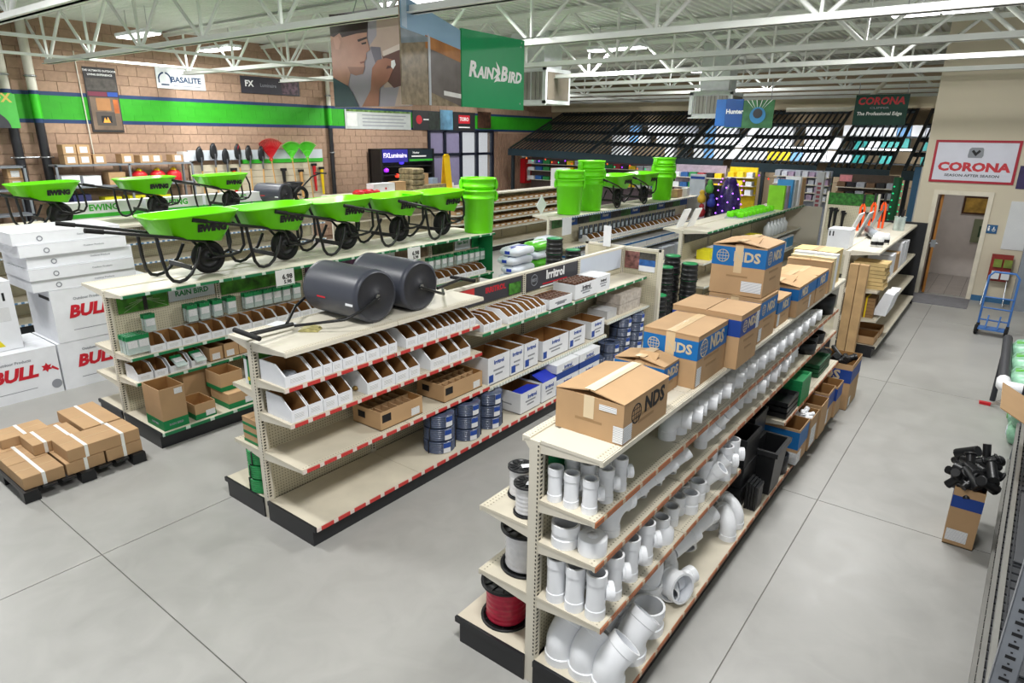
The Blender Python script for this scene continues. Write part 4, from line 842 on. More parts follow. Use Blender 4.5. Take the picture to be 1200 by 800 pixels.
# wheelbarrows
for i, (x, y) in enumerate(((-7.10, 3.70), (-7.16, 4.73), (-7.22, 5.74), (-7.2, 6.71), (-7.16, 7.60))):
    tag(dup(P_wb, (x, y, 1.512), R(-1.5+.8*i)), 'green wheelbarrow on the left shelving, %s from the near end' % ORD[i], 'wheelbarrow', 'wheelbarrows on the left shelving')
for i, (x, y) in enumerate(((-12.36, 4.06), (-12.56, 5.72), (-12.62, 7.2))):
    tag(dup(P_wb, (x, y, 1.542), 0), 'green wheelbarrow on the shelving near the block wall, %s from the left' % ORD[i], 'wheelbarrow', 'wheelbarrows near the block wall')
tag(dup(P_can, (-6.97, 8.27, 1.512), .2), 'lower green bin of the nested pair at the left shelving far end', 'bin')
tag(dup(P_can, (-6.97, 8.27, 1.512+.185), .2), 'upper green bin of the nested pair at the left shelving far end', 'bin')
# ------------------------------------------------ white grill cartons at far left
redbull = dict(m=wcard, tapeon=False, lines=False)
def bull(label, c, w, d, h, py=0, emb=False, txt=True):
    g = carton(label, c, w, d, h, **redbull)
    if txt: text(g, 'BULL', .2, (w/2+.002, py, h*.55), FX, inkred, .03, .25); text(g, 'Outdoor Products', .045, (w/2+.002, py+.02, h*.8), FX, inkg, .01); MB().box(w/2, w/2+.001, py-.2, py+.2, h*.2, h*.2+.008).build('print_line', inkg, g)
    if emb:
        m_ = MB().add([(w/2+.002, py+.33+.06*r_*cos(a), h*.58+.06*r_*sin(a)) for a, r_ in [(k*pi/6, 1 if k % 2 else .55) for k in range(12)]], [tuple(range(12))]).add([(w/2+.002, py+.37, h*.56), (w/2+.002, py+.44, h*.47), (w/2+.002, py+.45, h*.5), (w/2+.002, py+.39, h*.6)], [(0, 1, 2, 3)])
        m_.build('red_emblem', inkred, g)
        MB().lathe([(.055, .003), (0, .003)], 20, 0, (w/2, py+.40, h*.2), False, 'x').build('round_mark', inkg, g)
    return g
bull('white carton with red lettering and emblem lying on the floor at far left', (-9.2, 1.94, 0), .8, 1.26, .585, .17, True)
bull('white carton with red lettering on the floor, right of the emblem carton', (-9.2, 3.21, 0), .8, 1.24, .585, -.22)
g_ = bull('white carton with red lettering directly under the flat white cartons', (-9.2, 3.22, .592), .8, 1.2, .64, -.22)
MB().box(.03, .36, -.602, -.6, .52, .56).build('black_print', ink, g_)
for k in range(5):
    dx, dy = [(0, 0), (.02, -.01), (-.01, .0), (.02, -.06), (0, -.1)][k]
    g = carton('flat white carton in the tall pile at far left, %s from below' % ORD[k], (-9.22+dx, 3.04+dy, 1.238+k*.139), .82, 1.14, .134, m=wcard, tapeon=False, lines=False, group='flat white cartons')
    MB().lathe([(.032, .003), (.02, .003)], 14, 0, (.41, -.3, .06), False, 'x').build('round_mark', inkg, g); text(g, 'Outdoor Products', .03, (.412, .2, .07), FX, inkg)
g = carton('white carton marked 11 standing on the emblem carton at the frame edge', (-9.22, 1.95, .592), .5, .72, .80, m=wcard, tapeon=False, lines=False)
text(g, '11', .12, (.252, .24, .62), FX, ink, .03); MB().prism([(.1, .05), (.19, .05), (.145, .13)], 'x', .2505, .252).build('warning_triangle', mat('yellow_ink', '#E0D020', .5), g)
MB().box(.2505, .252, .12, .3, .34, .5).build('paper_label', label_m, g)
# pallet of strapped cartons
pl = thing('pallet', 'black plastic pallet on the floor carrying strapped brown cartons', 'pallet', (-6.76, 1.86, 0))
for k in range(7): MB().box(-.56, .56, -.5+k*.148, -.39+k*.148, .08, .1).build('deck_board', blk_p, pl)
for x in (-.5, 0, .5):
    for y in (-.44, 0, .44): MB().box(x-.06, x+.06, y-.06, y+.06, .0, .08).build('foot', blk_p, pl)
strapm = mat('white_strap', '#EDEDE8', .4)
def strapped(label, x0, x1, y0, y1, z0, h, group=None, n=2):
    g = thing('strapped_carton', label, 'carton', ((x0+x1)/2, (y0+y1)/2, z0), 0, group); W, D = (x1-x0)/2-.004, (y1-y0)/2-.004
    MB().box(-W, W, -D, D, 0, h).build('body', card, g, .004)
    for s in ([-1, 1] if n == 2 else [0]):
        y = s*D*.5; MB().box(-W-.003, W+.003, y-.014, y+.014, h, h+.003).box(W, W+.003, y-.014, y+.014, 0, h).box(-W-.003, -W, y-.014, y+.014, 0, h).build('strap', strapm, g)
    MB().box(-.003, .003, -D-.001, D+.001, h, h+.0015).build('seam', tape, g)
    return g
xs2 = [-7.3, -6.95, -6.6, -6.24]
for i in range(3):
    for j in range(3):
        strapped('strapped brown carton on the black pallet, %s column from the left, %s from the front' % (ORD[i], ORD[j]), xs2[i], xs2[i+1], 1.38+j*.33, 1.70+j*.33, .102, .112, n=1)
strapped('upper strapped brown carton on the pallet, right rear', -6.61, -6.25, 1.74, 2.36, .216, .115); strapped('upper strapped brown carton on the pallet, middle', -6.98, -6.63, 1.60, 2.0, .216, .10); strapped('upper strapped brown carton on the pallet, left front', -7.3, -7.0, 1.46, 1.86, .216, .09, n=1); strapped('upper strapped brown carton on the pallet, left rear', -7.3, -6.63, 2.02, 2.36, .216, .115, n=1)
# ------------------------------------------------ along the block wall
for i, (a, c) in enumerate(((4.3, 5.65), (5.7, 6.82), (6.86, 8.2))):
    g = carton('long white carton with green stripe behind the far wheelbarrows, %s from the left' % ORD[i], (-13.12, (a+c)/2, 1.542), .24, c-a-.02, .28, m=wcard, band=mat('stripe_green', '#38B030', .5), bz=(.05, .3), tapeon=False, lines=False)
    text(g, 'EWING', .15, (.122, 0, .18), FX, mat('stripe_green', '#38B030', .5), .02)
tag(dup(P_rol, (-12.9, 8.35, 1.542), .3), 'dark lawn roller on the shelving near the block wall, left one', 'roller')
sp = thing('spreader', 'black wheeled spreader with long handle on the shelving near the block wall', 'spreader', (-12.85, 8.85, 1.54))
for s in (-1, 1): MB().ring((s*.25, 0, .19), .15, .04, 24, 8, 'x').lathe([(.12, -.02), (.12, .02)], 12, 0, (s*.25, 0, .19), False, 'x').build('wheel', rubber, sp)
MB().lathe([(.06, .2), (.22, .45), (.21, .45), (.05, .22)], 16).build('hopper', blk_p, sp); MB().tube([(-.25, 0, .19), (.25, 0, .19)], .02).tube([(0, .05, .2), (.0, .5, .55), (0, .75, .62)], .018).tube([(-.2, .75, .62), (.2, .75, .62)], .018).build('frame', tube_b, sp)
shelfm = mat('grey_shelf', '#8D939B', .45, .3, var=.08)
def wallshelf(label, y0, y1):
    g = thing('wall_shelf', label, 'shelf', (-15.75, y0, 0), ws=True)
    for y in (y0, (y0+y1)/2, y1):
        for x in (-16.0, -15.55): part(MB().box(x-.02, x+.02, y-.02, y+.02, 0, 2.36), 'post', shelfm, g)
    for z in (.4, .9, 1.4, 1.88, 2.32): part(MB().box(-16.02, -15.53, y0-.02, y1+.02, z, z+.035), 'shelf', shelfm, g)
    return g
wallshelf('grey steel wall shelf holding small brown cartons and red cans', 5.2, 8.0); wallshelf('grey steel wall shelf at the left frame edge beside the pipes', 1.9, 4.65)
for i, (y, z) in enumerate(((5.52, 2.36), (5.78, 2.36), (6.06, 2.36), (5.52, 2.56), (5.78, 2.56), (6.62, 2.36), (7.0, 2.36), (7.24, 2.36), (7.72, 2.36), (4.5, 1.92), (4.5, 2.12))):
    carton('small brown carton with white label on the wall shelf, %s of eleven' % ORD[i], (-15.76, y, z), .3, .24, .19 if i < 6 or i > 8 else .16, tapeon=False, lines=False, sticker=(('x', -.07, .03, .14, .12),), group='labelled cartons on the wall shelf')
redp = mat('red_plastic', '#C21D26', .4, var=.05); yel = mat('yellow_plastic', '#E8C81E', .4, var=.05)
for i, y in enumerate((6.85, 7.25, 7.62)):
    g = thing('fuel_can', 'red fuel can with yellow cap on the wall shelf, %s from the left' % ORD[i], 'can', (-15.7, y, 1.917)); MB().lathe([(0, 0), (.15, 0), (.16, .04), (.16, .2), (.1, .26), (.06, .27), (0, .27)], 18).build('body', redp, g); MB().lathe([(.07, .27), (.07, .30), (0, .305)], 12).tube([(-.06, 0, .25), (-.03, 0, .32), (.05, 0, .32), (.09, 0, .24)], .016).build('cap', yel, g)
for i, (y, z, h, mm) in enumerate(((5.45, 1.917, .22, 'w'), (5.85, 1.917, .2, 'w'), (6.35, 1.917, .26, 'b'), (5.6, 1.44, .3, 'n'), (6.2, 1.44, .22, 'y'), (6.7, 1.44, .22, 'y'), (7.3, 1.44, .2, 'y'))):
    carton('%s carton inside the grey wall shelf, %s along' % ({'w': 'white', 'b': 'brown and blue', 'n': 'navy', 'y': 'yellow'}[mm], ORD[i]), (-15.77, y, z), .32, .34, h, m={'w': wcard, 'b': card, 'n': mat('navy_card', '#33355F'), 'y': mat('yellow_box', '#D9D021')}[mm], tapeon=False, lines=False)
carton('white stacked trays on the wall shelf beside the spades', (-15.76, 7.92, 2.36), .3, .12, .22, m=wcard, tapeon=False, lines=False)
# tool rack with spades and rakes
slat = mat('slatwall', '#C9BFA8', .5, var=.04)
tr = thing('tool_rack', 'slatted tool rack panel with green header on the block wall', 'rack', (-16.05, 8.2, 0), ws=True)
for k in range(8): part(MB().box(-16.1, -16.06, 8.2, 12.1, .9+k*.17, 1.06+k*.17), 'slat', slat, tr)
part(MB().box(-16.1, -16.04, 9.6, 12.1, 2.26, 2.36), 'header_sign', mat('stripe_green', '#38B030', .5), tr); part(MB().box(-16.1, -16.05, 8.2, 12.1, 2.36, 2.6), 'header_board', mat('sign_pale', '#CBD3DA'), tr)
wood = mat('ash_handle', '#C79A5E', .5, var=.1)
for i, (y, mm, k) in enumerate(((8.42, blk_p, 0), (8.78, blk_p, .08), (9.08, blk_p, -.05), (9.42, redp, .06), (9.72, blk_p, .02), (10.08, blk_p, 0))):
    g = thing('hanging_spade', '%s spade hanging blade up on the tool rack, %s from the left' % ('red-tipped' if i == 3 else 'black', ORD[i]), 'spade', (-15.93, y, 2.32+k), .25, 'spades on the tool rack')
    n_ = 7; vs = []
    for a in range(6):
        z = .0+a*.075; hw = [.07, .115, .12, .115, .095, .03][a]
        for q in range(n_): u = -1+2*q/(n_-1); vs.append((.05*(1-u*u), u*hw, z+.0))
    fs = [(a*n_+q, a*n_+q+1, (a+1)*n_+q+1, (a+1)*n_+q) for a in range(5) for q in range(n_-1)]
    b_ = MB().add(vs, fs, 0, True).build('blade', mat('dark_blade', '#2C2D30', .35, .4), g); so = b_.modifiers.new('solid', 'SOLIDIFY'); so.thickness = .008
    if i == 3: MB().add([vs[3*n_+q] for q in range(n_)]+[vs[5*n_+q] for q in range(n_)], [(q, q+1, n_+q+1, n_+q) for q in range(n_-1)]).build('red_sticker', redp, g)
    MB().tube([(.03, 0, .12), (.02, 0, -.2)], [.03, .02], 8).build('socket', mat('grey_socket', '#6E7076', .4, .5), g); MB().tube([(.02, 0, -.18), (.0, 0, -1.1)], .018, 8).build('handle', wood, g); MB().tube([(-.122, 0, .06), (.05, 0, .06)], .008, 5).build('peg', steel, g)
for i, (y, mm, r_, lb) in enumerate(((10.36, redp, .5, 'red fan rake hanging on the tool rack beside the spades'), (11.0, mat('rake_green', '#5ED63A', .4), .42, 'green fan rake hanging on the tool rack, nearer the red one'), (11.5, mat('rake_green', '#5ED63A', .4), .42, 'green fan rake hanging at the right of the tool rack'))):
    g = thing('hanging_rake', lb, 'rake', (-15.93, y, 2.36)); f = MB(); nb = 17
    for k in range(nb):
        a = pi/2+(k-(nb-1)/2)*.085; f.tube([(0, .04*cos(a), .04*sin(a)), (0, r_*cos(a), r_*sin(a)), (.05, (r_+.03)*cos(a), (r_+.03)*sin(a))], [.008, .017, .012], 4)
    f.ring((0, 0, 0), .04, .02, 10, 5, 'x'); f.build('tines', mm, g)['kind'] = 'stuff'
    pts = [(0, .36*r_*2*cos(pi/2+(k-8)*.085)*.7, .36*r_*2*sin(pi/2+(k-8)*.085)*.7) for k in range(17)]; MB().tube(pts, .012, 5).build('tine_bar', mm, g); MB().tube([(0, 0, .02), (0, .1, -1.1)], .016, 8).build('handle', wood, g)
for i, (y, z, mm, lb) in enumerate(((9.3, 1.75, redp, 'red long tool handle hanging below the spades'), (10.75, 1.7, blk_p, 'black pruning tool hanging below the rakes'), (11.75, 1.8, redp, 'red scissor tool hanging at the right of the tool rack'), (12.0, 1.7, yel, 'yellow level hanging at the right end of the tool rack'), (11.3, 1.65, wood, 'wooden mallet hanging below the green rake'))):
    g = thing('hanging_tool', lb, 'tool', (-16.005, y, z)); MB().tube([(0, 0, .35), (0, .02, -.35)], [.05, .03], 6).build('shaft', mm, g); MB().cbox((0, 0, .38), (.06, .16, .07)).build('head', blk_p, g)
# wall pipes: painted with the wall bands
dblk = mat('pipe_black', '#26262A', .4, var=.1)
def wpipe(label, x, y, r, lean=.0):
    g = thing('wall_pipe', label, 'pipe', (x, y, 0), ws=True)
    for z0, z1, m_, nm in ((0, 3.17, dblk, 'black_section'), (3.17, 3.25, band_n, 'navy_band'), (3.25, 3.71, mat('pipe_green', '#35B81C', .5), 'green_section'), (3.71, 3.785, band_n, 'navy_band'), (3.785, 5.15, mat('pipe_pale', '#CFCCBF', .5), 'pale_section')):
        part(MB().tube([(x, y, z0), (x, y, z1)], r, 16), nm, m_, g)
    
    for z_ in (4.05, 2.5): part(MB().ring((x, y, z_), r*1.15, .02, 16, 5), 'clamp', steel, g)
wpipe('painted drain pipe up the block wall, left one of the pair', -15.98, 4.74, .085); wpipe('painted drain pipe up the block wall, right one of the pair', -15.98, 5.2, .085)
wpipe('thin painted pipe up the block wall left of the hanging sign', -16.06, 12.45, .06)
tag(MB().tube([(-16.0, 4.6, 2.5), (-16.0, 5.35, 2.5)], .02, 6).build('pipe_strut', steel), 'steel strut bar joining the pair of painted drain pipes', 'bar')
tag(MB().tube([(-16.1, 6.15, 2.4), (-16.1, 6.1, 4.6)], .012, 6).build('conduit', mat('pipe_pale', '#CFCCBF')), 'thin conduit running up the block wall beside the fireplace poster', 'conduit')
# posters and banners on the block wall
def poster(name, label, y0, y1, z0, z1, m_, x=-16.13, cat='banner', th=.012):
    g = thing(name, label, cat, (x, (y0+y1)/2, z0), ws=True); part(MB().box(x, x+th, y0, y1, z0, z1), 'sheet', m_, g); return g
def pp(g, y0, y1, z0, z1, m_, x=-16.117, name='print'): part(MB().box(x, x+.002, y0, y1, z0, z1), name, m_, g)
g = poster('wall_poster', 'tall dark poster with a lit fireplace hanging on the block wall', 6.22, 6.86, 3.0, 4.32, mat('poster_dark', '#2D2A2B', .5), th=.012)
pp(g, 6.24, 6.84, 3.86, 4.10, mat('poster_photo', '#4A4540', .5, var=.5, sc_=8)); pp(g, 6.24, 6.62, 3.74, 3.83, mat('maroon_print', '#6E2A3E')); pp(g, 6.63, 6.84, 3.74, 3.83, inkblue)
pp(g, 6.26, 6.84, 3.05, 3.72, mat('room_print', '#6B5A4C', .5, var=.3, sc_=4)); pp(g, 6.38, 6.66, 3.45, 3.70, mat('wood_print', '#A47448'), -16.115); pp(g, 6.34, 6.72, 3.14, 3.42, mat('hearth_print', '#4A433E'), -16.114); pp(g, 6.43, 6.64, 3.2, 3.34, ink, -16.113)
part(MB().add([(-16.110, 6.46, 3.2), (-16.110, 6.5, 3.31), (-16.110, 6.53, 3.24), (-16.110, 6.56, 3.32), (-16.110, 6.61, 3.2)], [(0, 1, 2, 3, 4)]), 'flame_print', mat('flame_print', '#F0A040', .5), g); pp(g, 6.72, 6.82, 3.40, 3.68, mat('orange_print', '#B4602A', .5, var=.3), -16.113)
text(g, 'THE ULTIMATE OUTDOOR', .055, (-16.115, 6.54, 4.25), FX, inkw, .01); text(g, 'LIVING EXPERIENCE', .055, (-16.115, 6.54, 4.17), FX, inkw, .01)
g = poster('wall_banner', 'white banner with blue arch emblem on the block wall', 7.73, 8.88, 3.98, 4.43, mat('banner_white', '#D9DEDF', .5)); text(g, 'BASALITE', .17, (-16.116, 8.42, 4.18), FX, mat('navy_ink', '#1E3A5F'), .02); pp(g, 8.1, 8.75, 4.04, 4.06, inkg, name='print_line')
e = MB()
for a0, a1 in ((100, 175), (5, 80)): e.tube([(-16.115, 7.92+.14*cos(R(a0+(a1-a0)*k/6)), 4.17+.15*sin(R(a0+(a1-a0)*k/6))) for k in range(7)], .018, 4)
part(e.box(-16.117, -16.113, 7.83, 8.01, 4.05, 4.08).box(-16.117, -16.113, 7.77, 7.80, 4.1, 4.2).box(-16.117, -16.113, 8.04, 8.07, 4.1, 4.2), 'arch_emblem', mat('navy_ink', '#1E3A5F'), g)
g = poster('wall_banner', 'dark banner with white letters and coloured end on the block wall', 9.82, 11.55, 3.99, 4.40, mat('banner_dark', '#36343C', .5)); text(g, 'FX', .2, (-16.116, 10.05, 4.22), FX, inkw, .02); text(g, 'Luminaire', .12, (-16.116, 10.6, 4.2), FX, inkg, .01); pp(g, 11.0, 11.5, 4.02, 4.36, mat('glow_print', '#5A4650', .5, var=.9, sc_=10))
g = poster('wall_sign', 'green sign with gold lettering at the left frame edge', 3.9, 4.75, 3.06, 3.68, mat('sign_lime', '#4FB04A', .5), -15.6); text(g, 'FX', .22, (-15.587, 4.55, 3.6), FX, mat('gold_ink', '#C9B05A'), .02); part(MB().add([(-15.586, 3.9+.7*cos(R(k*9)), 3.06+.42*sin(R(k*9))) for k in range(11)]+[(-15.586, 3.9, 3.06)], [tuple(range(12))]), 'dark_print', dgrey, g)
g = poster('wall_banner', 'grey text banner below the hanging poster sign', 13.05, 15.72, 3.17, 3.72, mat('banner_grey', '#B9BEBC', .5)); 
for k in range(4): pp(g, 13.7, 15.5-.1*(k % 2), 3.56-k*.1, 3.59-k*.1, inkg, name='print_line')
pp(g, 13.12, 13.5, 3.25, 3.62, mat('leaf_sheet', '#D5D8D4')); pp(g, 13.1, 15.7, 3.66, 3.72, mat('foliage_print', '#5B7A3C', .5, var=.7, sc_=9), -16.115)
g = poster('wall_banner', 'black and green banner with red square on the block wall', 15.8, 17.1, 3.17, 3.78, mat('banner_black', '#252527', .5)); part(MB().lathe([(.14, .003), (0, .003)], 16, 0, (-16.117, 16.1, 3.5), False, 'x'), 'red_dot', inkred, g); pp(g, 16.3, 16.55, 3.49, 3.53, inkw, -16.115, 'print_line'); pp(g, 16.55, 17.08, 3.2, 3.76, mat('night_print', '#1F2A22', .5, var=.7, sc_=7), -16.116)
g = poster('wall_banner', 'blue landscape poster next to a black red-square poster', 17.12, 17.75, 3.2, 3.84, mat('sky_print', '#5E8CA8', .5, var=.5, sc_=3))
g = poster('wall_banner', 'black poster with a red square and white letters above the entrance', 17.78, 18.95, 3.17, 3.80, mat('banner_black', '#252527')); pp(g, 18.05, 18.65, 3.42, 3.70, inkred); text(g, 'TORO', .17, (-16.112, 18.35, 3.56), FX, inkw, .02); pp(g, 18.05, 18.65, 3.27, 3.31, inkw, -16.115, 'print_line')
g = poster('wall_poster', 'small brown fire pit poster on the green band', 19.1, 19.85, 3.28, 3.85, mat('firepit_print', '#4A3226', .5, var=.6, sc_=8), -16.12)
# lighting display, counter row by the entrance
fx_ = thing('lighting_display', 'black lighting display rack with purple illuminated header by the entrance', 'display', (-15.6, 14.95, 0), ws=True)
part(MB().box(-16.05, -15.95, 13.8, 16.13, 0, 2.6).box(-16.0, -15.5, 13.8, 13.88, 0, 2.6).box(-16.0, -15.5, 16.05, 16.13, 0, 2.6), 'cabinet', black, fx_)
part(MB().box(-15.56, -15.5, 13.86, 14.93, 2.2, 2.58), 'purple_header', mat('header_purple', '#2E2C86', .4, em='#3D3AB0', es=.35), fx_); part(MB().box(-15.56, -15.5, 14.96, 16.08, 2.2, 2.58), 'dark_header', mat('header_dark', '#1E2A33', .4), fx_); part(MB().box(-15.499, -15.495, 15.0, 16.05, 2.22, 2.28), 'green_line', mat('stripe_green', '#38B030'), fx_)
text(fx_, 'FXLuminaire', .19, (-15.495, 14.4, 2.4), FX, mat('glow_white', '#EDE6FF', .4, em='#EDE6FF', es=.6), .015); text(fx_, 'Hunter', .1, (-15.495, 15.3, 2.48), FX, inkw, .01); part(MB().box(-15.499, -15.495, 15.1, 15.75, 2.35, 2.39), 'print_line', inkw, fx_)
for z in (1.2, 1.5, 1.8, 2.05): part(MB().box(-15.95, -15.55, 13.88, 16.05, z, z+.03), 'shelf', black, fx_)
glowp = mat('glow_purple', '#A030E0', .4, em='#9A2BEA', es=2.5); glowr = mat('glow_red', '#E03A2A', .4, em='#F04028', es=2.0); glowb = mat('glow_blue', '#4A3AE8', .4, em='#4A3AE8', es=2.5); glowg = mat('glow_green', '#20C080', .4, em='#18D080', es=1.6); glowo = mat('glow_orange', '#F07020', .4, em='#F07020', es=1.6)
for i, (y, z, m_, nm) in enumerate(((14.1, 1.90, glowp, 'purple'), (14.75, 2.12, glowb, 'blue'), (14.55, 1.72, glowr, 'red'))):
    o = tag(MB().lathe([(0, 0), (.07, .02), (.08, .09), (0, .14)], 12).build('path_light', m_), 'glowing %s lamp inside the black lighting display' % nm, 'lamp'); o.location = (-15.6, y, z)
gI = gondola('cream shelving before the entrance with a white counter top', -14.4, -14.34, seq(11.0, 5, 1.25), 1.44, [(1.1, -13.9, 0, 5, rail_pl), (.8, -13.9, 0, 5, rail_pl), (1.45, -13.85, 0, 5, rail_pl)], [(1.45, -14.8, 0, 5, rail_pl)], -13.8, None)
carton('white carton with a small red emblem on the counter row', (-14.25, 12.65, 1.457), .3, .78, .26, m=wcard, tapeon=False, lines=False, top='closed'); carton('tan carton beside the white emblem carton', (-14.25, 13.27, 1.457), .3, .4, .28, tapeon=False, lines=False)
o = [o for o in ROOT.objects if o.get('label', '').startswith('white carton with a small red emblem')][0]; MB().lathe([(.035, .002), (0, .002)], 12, 0, (.15, .05, .12), False, 'x').build('red_emblem', inkred, o)
stone = mat('camouflage_bag', '#8D8163', .7, var=.5, sc_=12, bump=.4)
for k, (y, z, q, lb) in enumerate(((13.9, 1.457, .62, 'lowest'), (13.85, 1.617, .5, 'second'), (13.87, 1.777, .5, 'third'), (13.85, 1.937, .46, 'topmost'))):
    o = tag(MB().prism([(-.3, .02), (-.26, 0), (.26, 0), (.3, .02), (.3, .13), (.25, .155), (-.25, .155), (-.3, .13)], 'x', -q/2, q/2).build('rolled_bag', stone, None, .02), 'speckled tan bag in the counter pile, %s' % lb, 'bag'); o.location = (-14.25, y, z); o.rotation_euler = (0, 0, pi/2)
o = tag(MB().prism([(-.6, .02), (-.5, 0), (.5, 0), (.6, .02), (.55, .13), (-.55, .13)], 'x', -.2, .2).build('rolled_bag', stone), 'long speckled tan bag lying on the counter, right', 'bag'); o.location = (-14.25, 14.75, 1.457)
for i, y in enumerate((12.1, 12.35, 11.8)): tag(MB().lathe([(0, 0), (.16, .0), (.17, .06), (.1, .12), (0, .13)], 12).build('hose_reel', redp), 'red coiled hose lying on the counter row, %s' % ['middle', 'right', 'left'][i], 'hose').location = (-14.2, y, 1.457)
ws_ = thing('wet_floor_sign', 'yellow folding floor sign standing on the counter before the entrance', 'sign', (-14.1, 15.2, 1.452))
for s in (-1, 1): MB().prism([(s*.12, 0), (s*.125, .02), (s*.02, .98), (s*.01, .98)], 'y', -.13, .13).build('panel', mat('sign_yellow', '#EFC318', .4), ws_)
MB().cbox((0, 0, 1.0), (.08, .12, .04)).build('handle', mat('sign_yellow', '#EFC318'), ws_)
for i, (y, h, m_, lb) in enumerate(((15.75, .12, wcard, 'low white box on the counter right of the yellow floor sign'), (15.0, .3, mat('pale_blue_box', '#9FB2CC'), 'pale blue box on the counter left of the yellow floor sign'), (14.6, .45, card, 'slim tan box on the counter by the lighting display'))): carton(lb, (-14.5, y, 1.457), .2, .22, h, m=m_, tapeon=False, lines=False)
# ------------------------------------------------ far shelving stock
def nested(x, y, z, n, where):
    for k in range(n): tag(dup(P_can, (x, y, z+k*.165), .3*k), 'tall green bin in the %s, %s from below' % (where, ORD[k]), 'bin')
nested(-7.12, 11.28, 1.545, 2, 'front nested pair on the far shelving'); nested(-7.15, 12.15, 1.545, 3, 'second nested pile behind the front pair'); nested(-7.1, 15.6, 1.545, 3, 'nested pile beyond the far wheelbarrows')
for i, (x, y) in enumerate(((-7.15, 13.35), (-7.12, 14.6))): tag(dup(P_wb, (x, y, 1.545), 0), 'green wheelbarrow between the green bins on the far shelving, %s one' % ['nearer', 'farther'][i], 'wheelbarrow')
tag(MB().box(-6.843, -6.836, 10.63, 10.95, 1.2, 1.53).build('price_card', wcard), 'blank white card hanging at the near end of the far shelving', 'card')
tag(MB(Matrix.Translation((-7.46, 10.8, 1.727)) @ Matrix.Rotation(pi/4, 4, 'X')).box(-.01, .0, -.13, .13, -.13, .13).build('price_card', wcard), 'white diamond-shaped card standing at the shelf corner left of the front green bins', 'card')
cols = [mat('green_photo', '#3C6B3E', .5, var=.5, sc_=9), mat('blue_board', '#2B4F8C', .5, var=.1), mat('dark_photo', '#3A3E42', .5, var=.6, sc_=10)]
for i in range(14): header(gE, -7.13, 10.7+i*.475, 10.7+(i+1)*.475-.02, 1.30, 1.49, cols[i % 3])
for i in range(4): text(gE, 'Hunter', .09, (-7.12, 11.4+i*1.42, 1.39), FX, inkw, .01)
with proto():
    P_bagk = thing('hanging_bag', 'x', 'bag'); MB().box(-.012, .012, -.07, .07, -.24, 0).build('bag', mat('dark_bag', '#4C545E', .25, var=.5, sc_=16), P_bagk, .006); MB().box(.0125, .0135, -.045, .045, -.16, -.06).build('paper_label', mat('pale_label', '#AEBBC6', .5), P_bagk)
    P_cup = thing('lime_cup', 'x', 'cup'); MB().lathe([(.05, 0), (.075, .02), (.075, .09), (.06, .11), (0, .11)], 14).build('cup', limep, P_cup); MB().box(-.09, .09, -.09, .09, -.02, 0).build('tray', clear, P_cup)
for i in range(24): tag(dup(P_bagk, (-6.98, 11.55+i*.2, 1.27)), 'dark bag on the far shelving hooks, %s from the near end' % ORD[i], 'bag', 'dark bags on the far shelving')
row(P_bing, -7.05, .9507, [(11.6+i*.24, 11.6+(i+1)*.24) for i in range(21)], .13, 'white bin on the blue rail of the far shelving, %s from the near end' , 'white bins on the far shelving')
for i in range(7):
    y = 11.3+i*.82; carton('long white and blue carton low on the far shelving, %s from the near end' % ORD[i], (-6.9, y, .6007), .34, .78, .16, m=wcard, band=ndsblue, bz=(.7, .95), tapeon=False, lines=False, group='white and blue cartons low on the far shelving')
for i in range(6):
    y = 11.5+i*.9; carton('grey carton on the far shelving base, %s from the near end' % ORD[i], (-6.75, y, .1707), .36, .7, .3, m=mat('grey_card', '#A9AEB6'), tapeon=False, lines=False, group='grey cartons on the far base')
tag(MB().box(-7.6, -6.8, 17.40, 17.44, 0, 1.56).build('end_panel', mat('pale_grey_panel', '#C9CCCB', .5)), 'pale end panel closing the far shelving before the toys', 'panel')
carton('small tan box on the far shelving top past the bins', (-7.1, 16.5, 1.5457), .2, .3, .2, tapeon=False, lines=False); carton('small white box on the far shelving top beside the tan one', (-7.0, 16.85, 1.5457), .16, .16, .22, m=wcard, tapeon=False, lines=False)
# bags of fertiliser in the gap
def sack(label, c, sx, sy, sz, m_, stripe, group, rz=0):
    g = thing('sack', label, 'sack', c, rz, group); n = 20; v = []
    for j in range(7):
        t_ = [0, .12, .35, .5, .65, .88, 1][j]; k = [.72, .93, 1, 1.02, 1, .9, .66][j]
        for i in range(n):
            a = 2*pi*i/n; c_, s_ = cos(a), sin(a); v.append((sx/2*k*math.copysign(abs(c_)**.4, c_), sy/2*k*math.copysign(abs(s_)**.4, s_), sz*t_+.01*sin(a*3+j)))
    fs = [(j*n+i, j*n+(i+1)%n, (j+1)*n+(i+1)%n, (j+1)*n+i) for j in range(6) for i in range(n)]+[tuple(range(n-1, -1, -1)), tuple(range(6*n, 7*n))]
    MB().add(v, fs, 0, True).build('bag', m_, g)
    MB().prism([(-sx*.5-.006, sz*.3), (-sx*.5-.006, sz*.62), (-sx*.44, sz*.93), (-sx*.3, sz*1.03), (sx*.3, sz*1.03), (sx*.44, sz*.93), (sx*.5+.006, sz*.62), (sx*.5+.006, sz*.3)], 'y', -sy*.12, sy*.12).build('printed_band', stripe, g)
plw = mat('white_plastic_bag', '#DCE2EC', .3, var=.06); bb = mat('blue_bag_print', '#2B45B0', .35); gb = mat('green_bag_print', '#57B52A', .35, var=.3)
for k in range(8): sack('white sack with blue print in the pile past the left shelving, %s from below' % ORD[k], (-6.75+.02*(k % 3), 9.0+.03*(k % 2), .0+k*.152), .62, .42, .145, plw, bb, 'white and blue sacks', pi/2+.06*(k % 3))
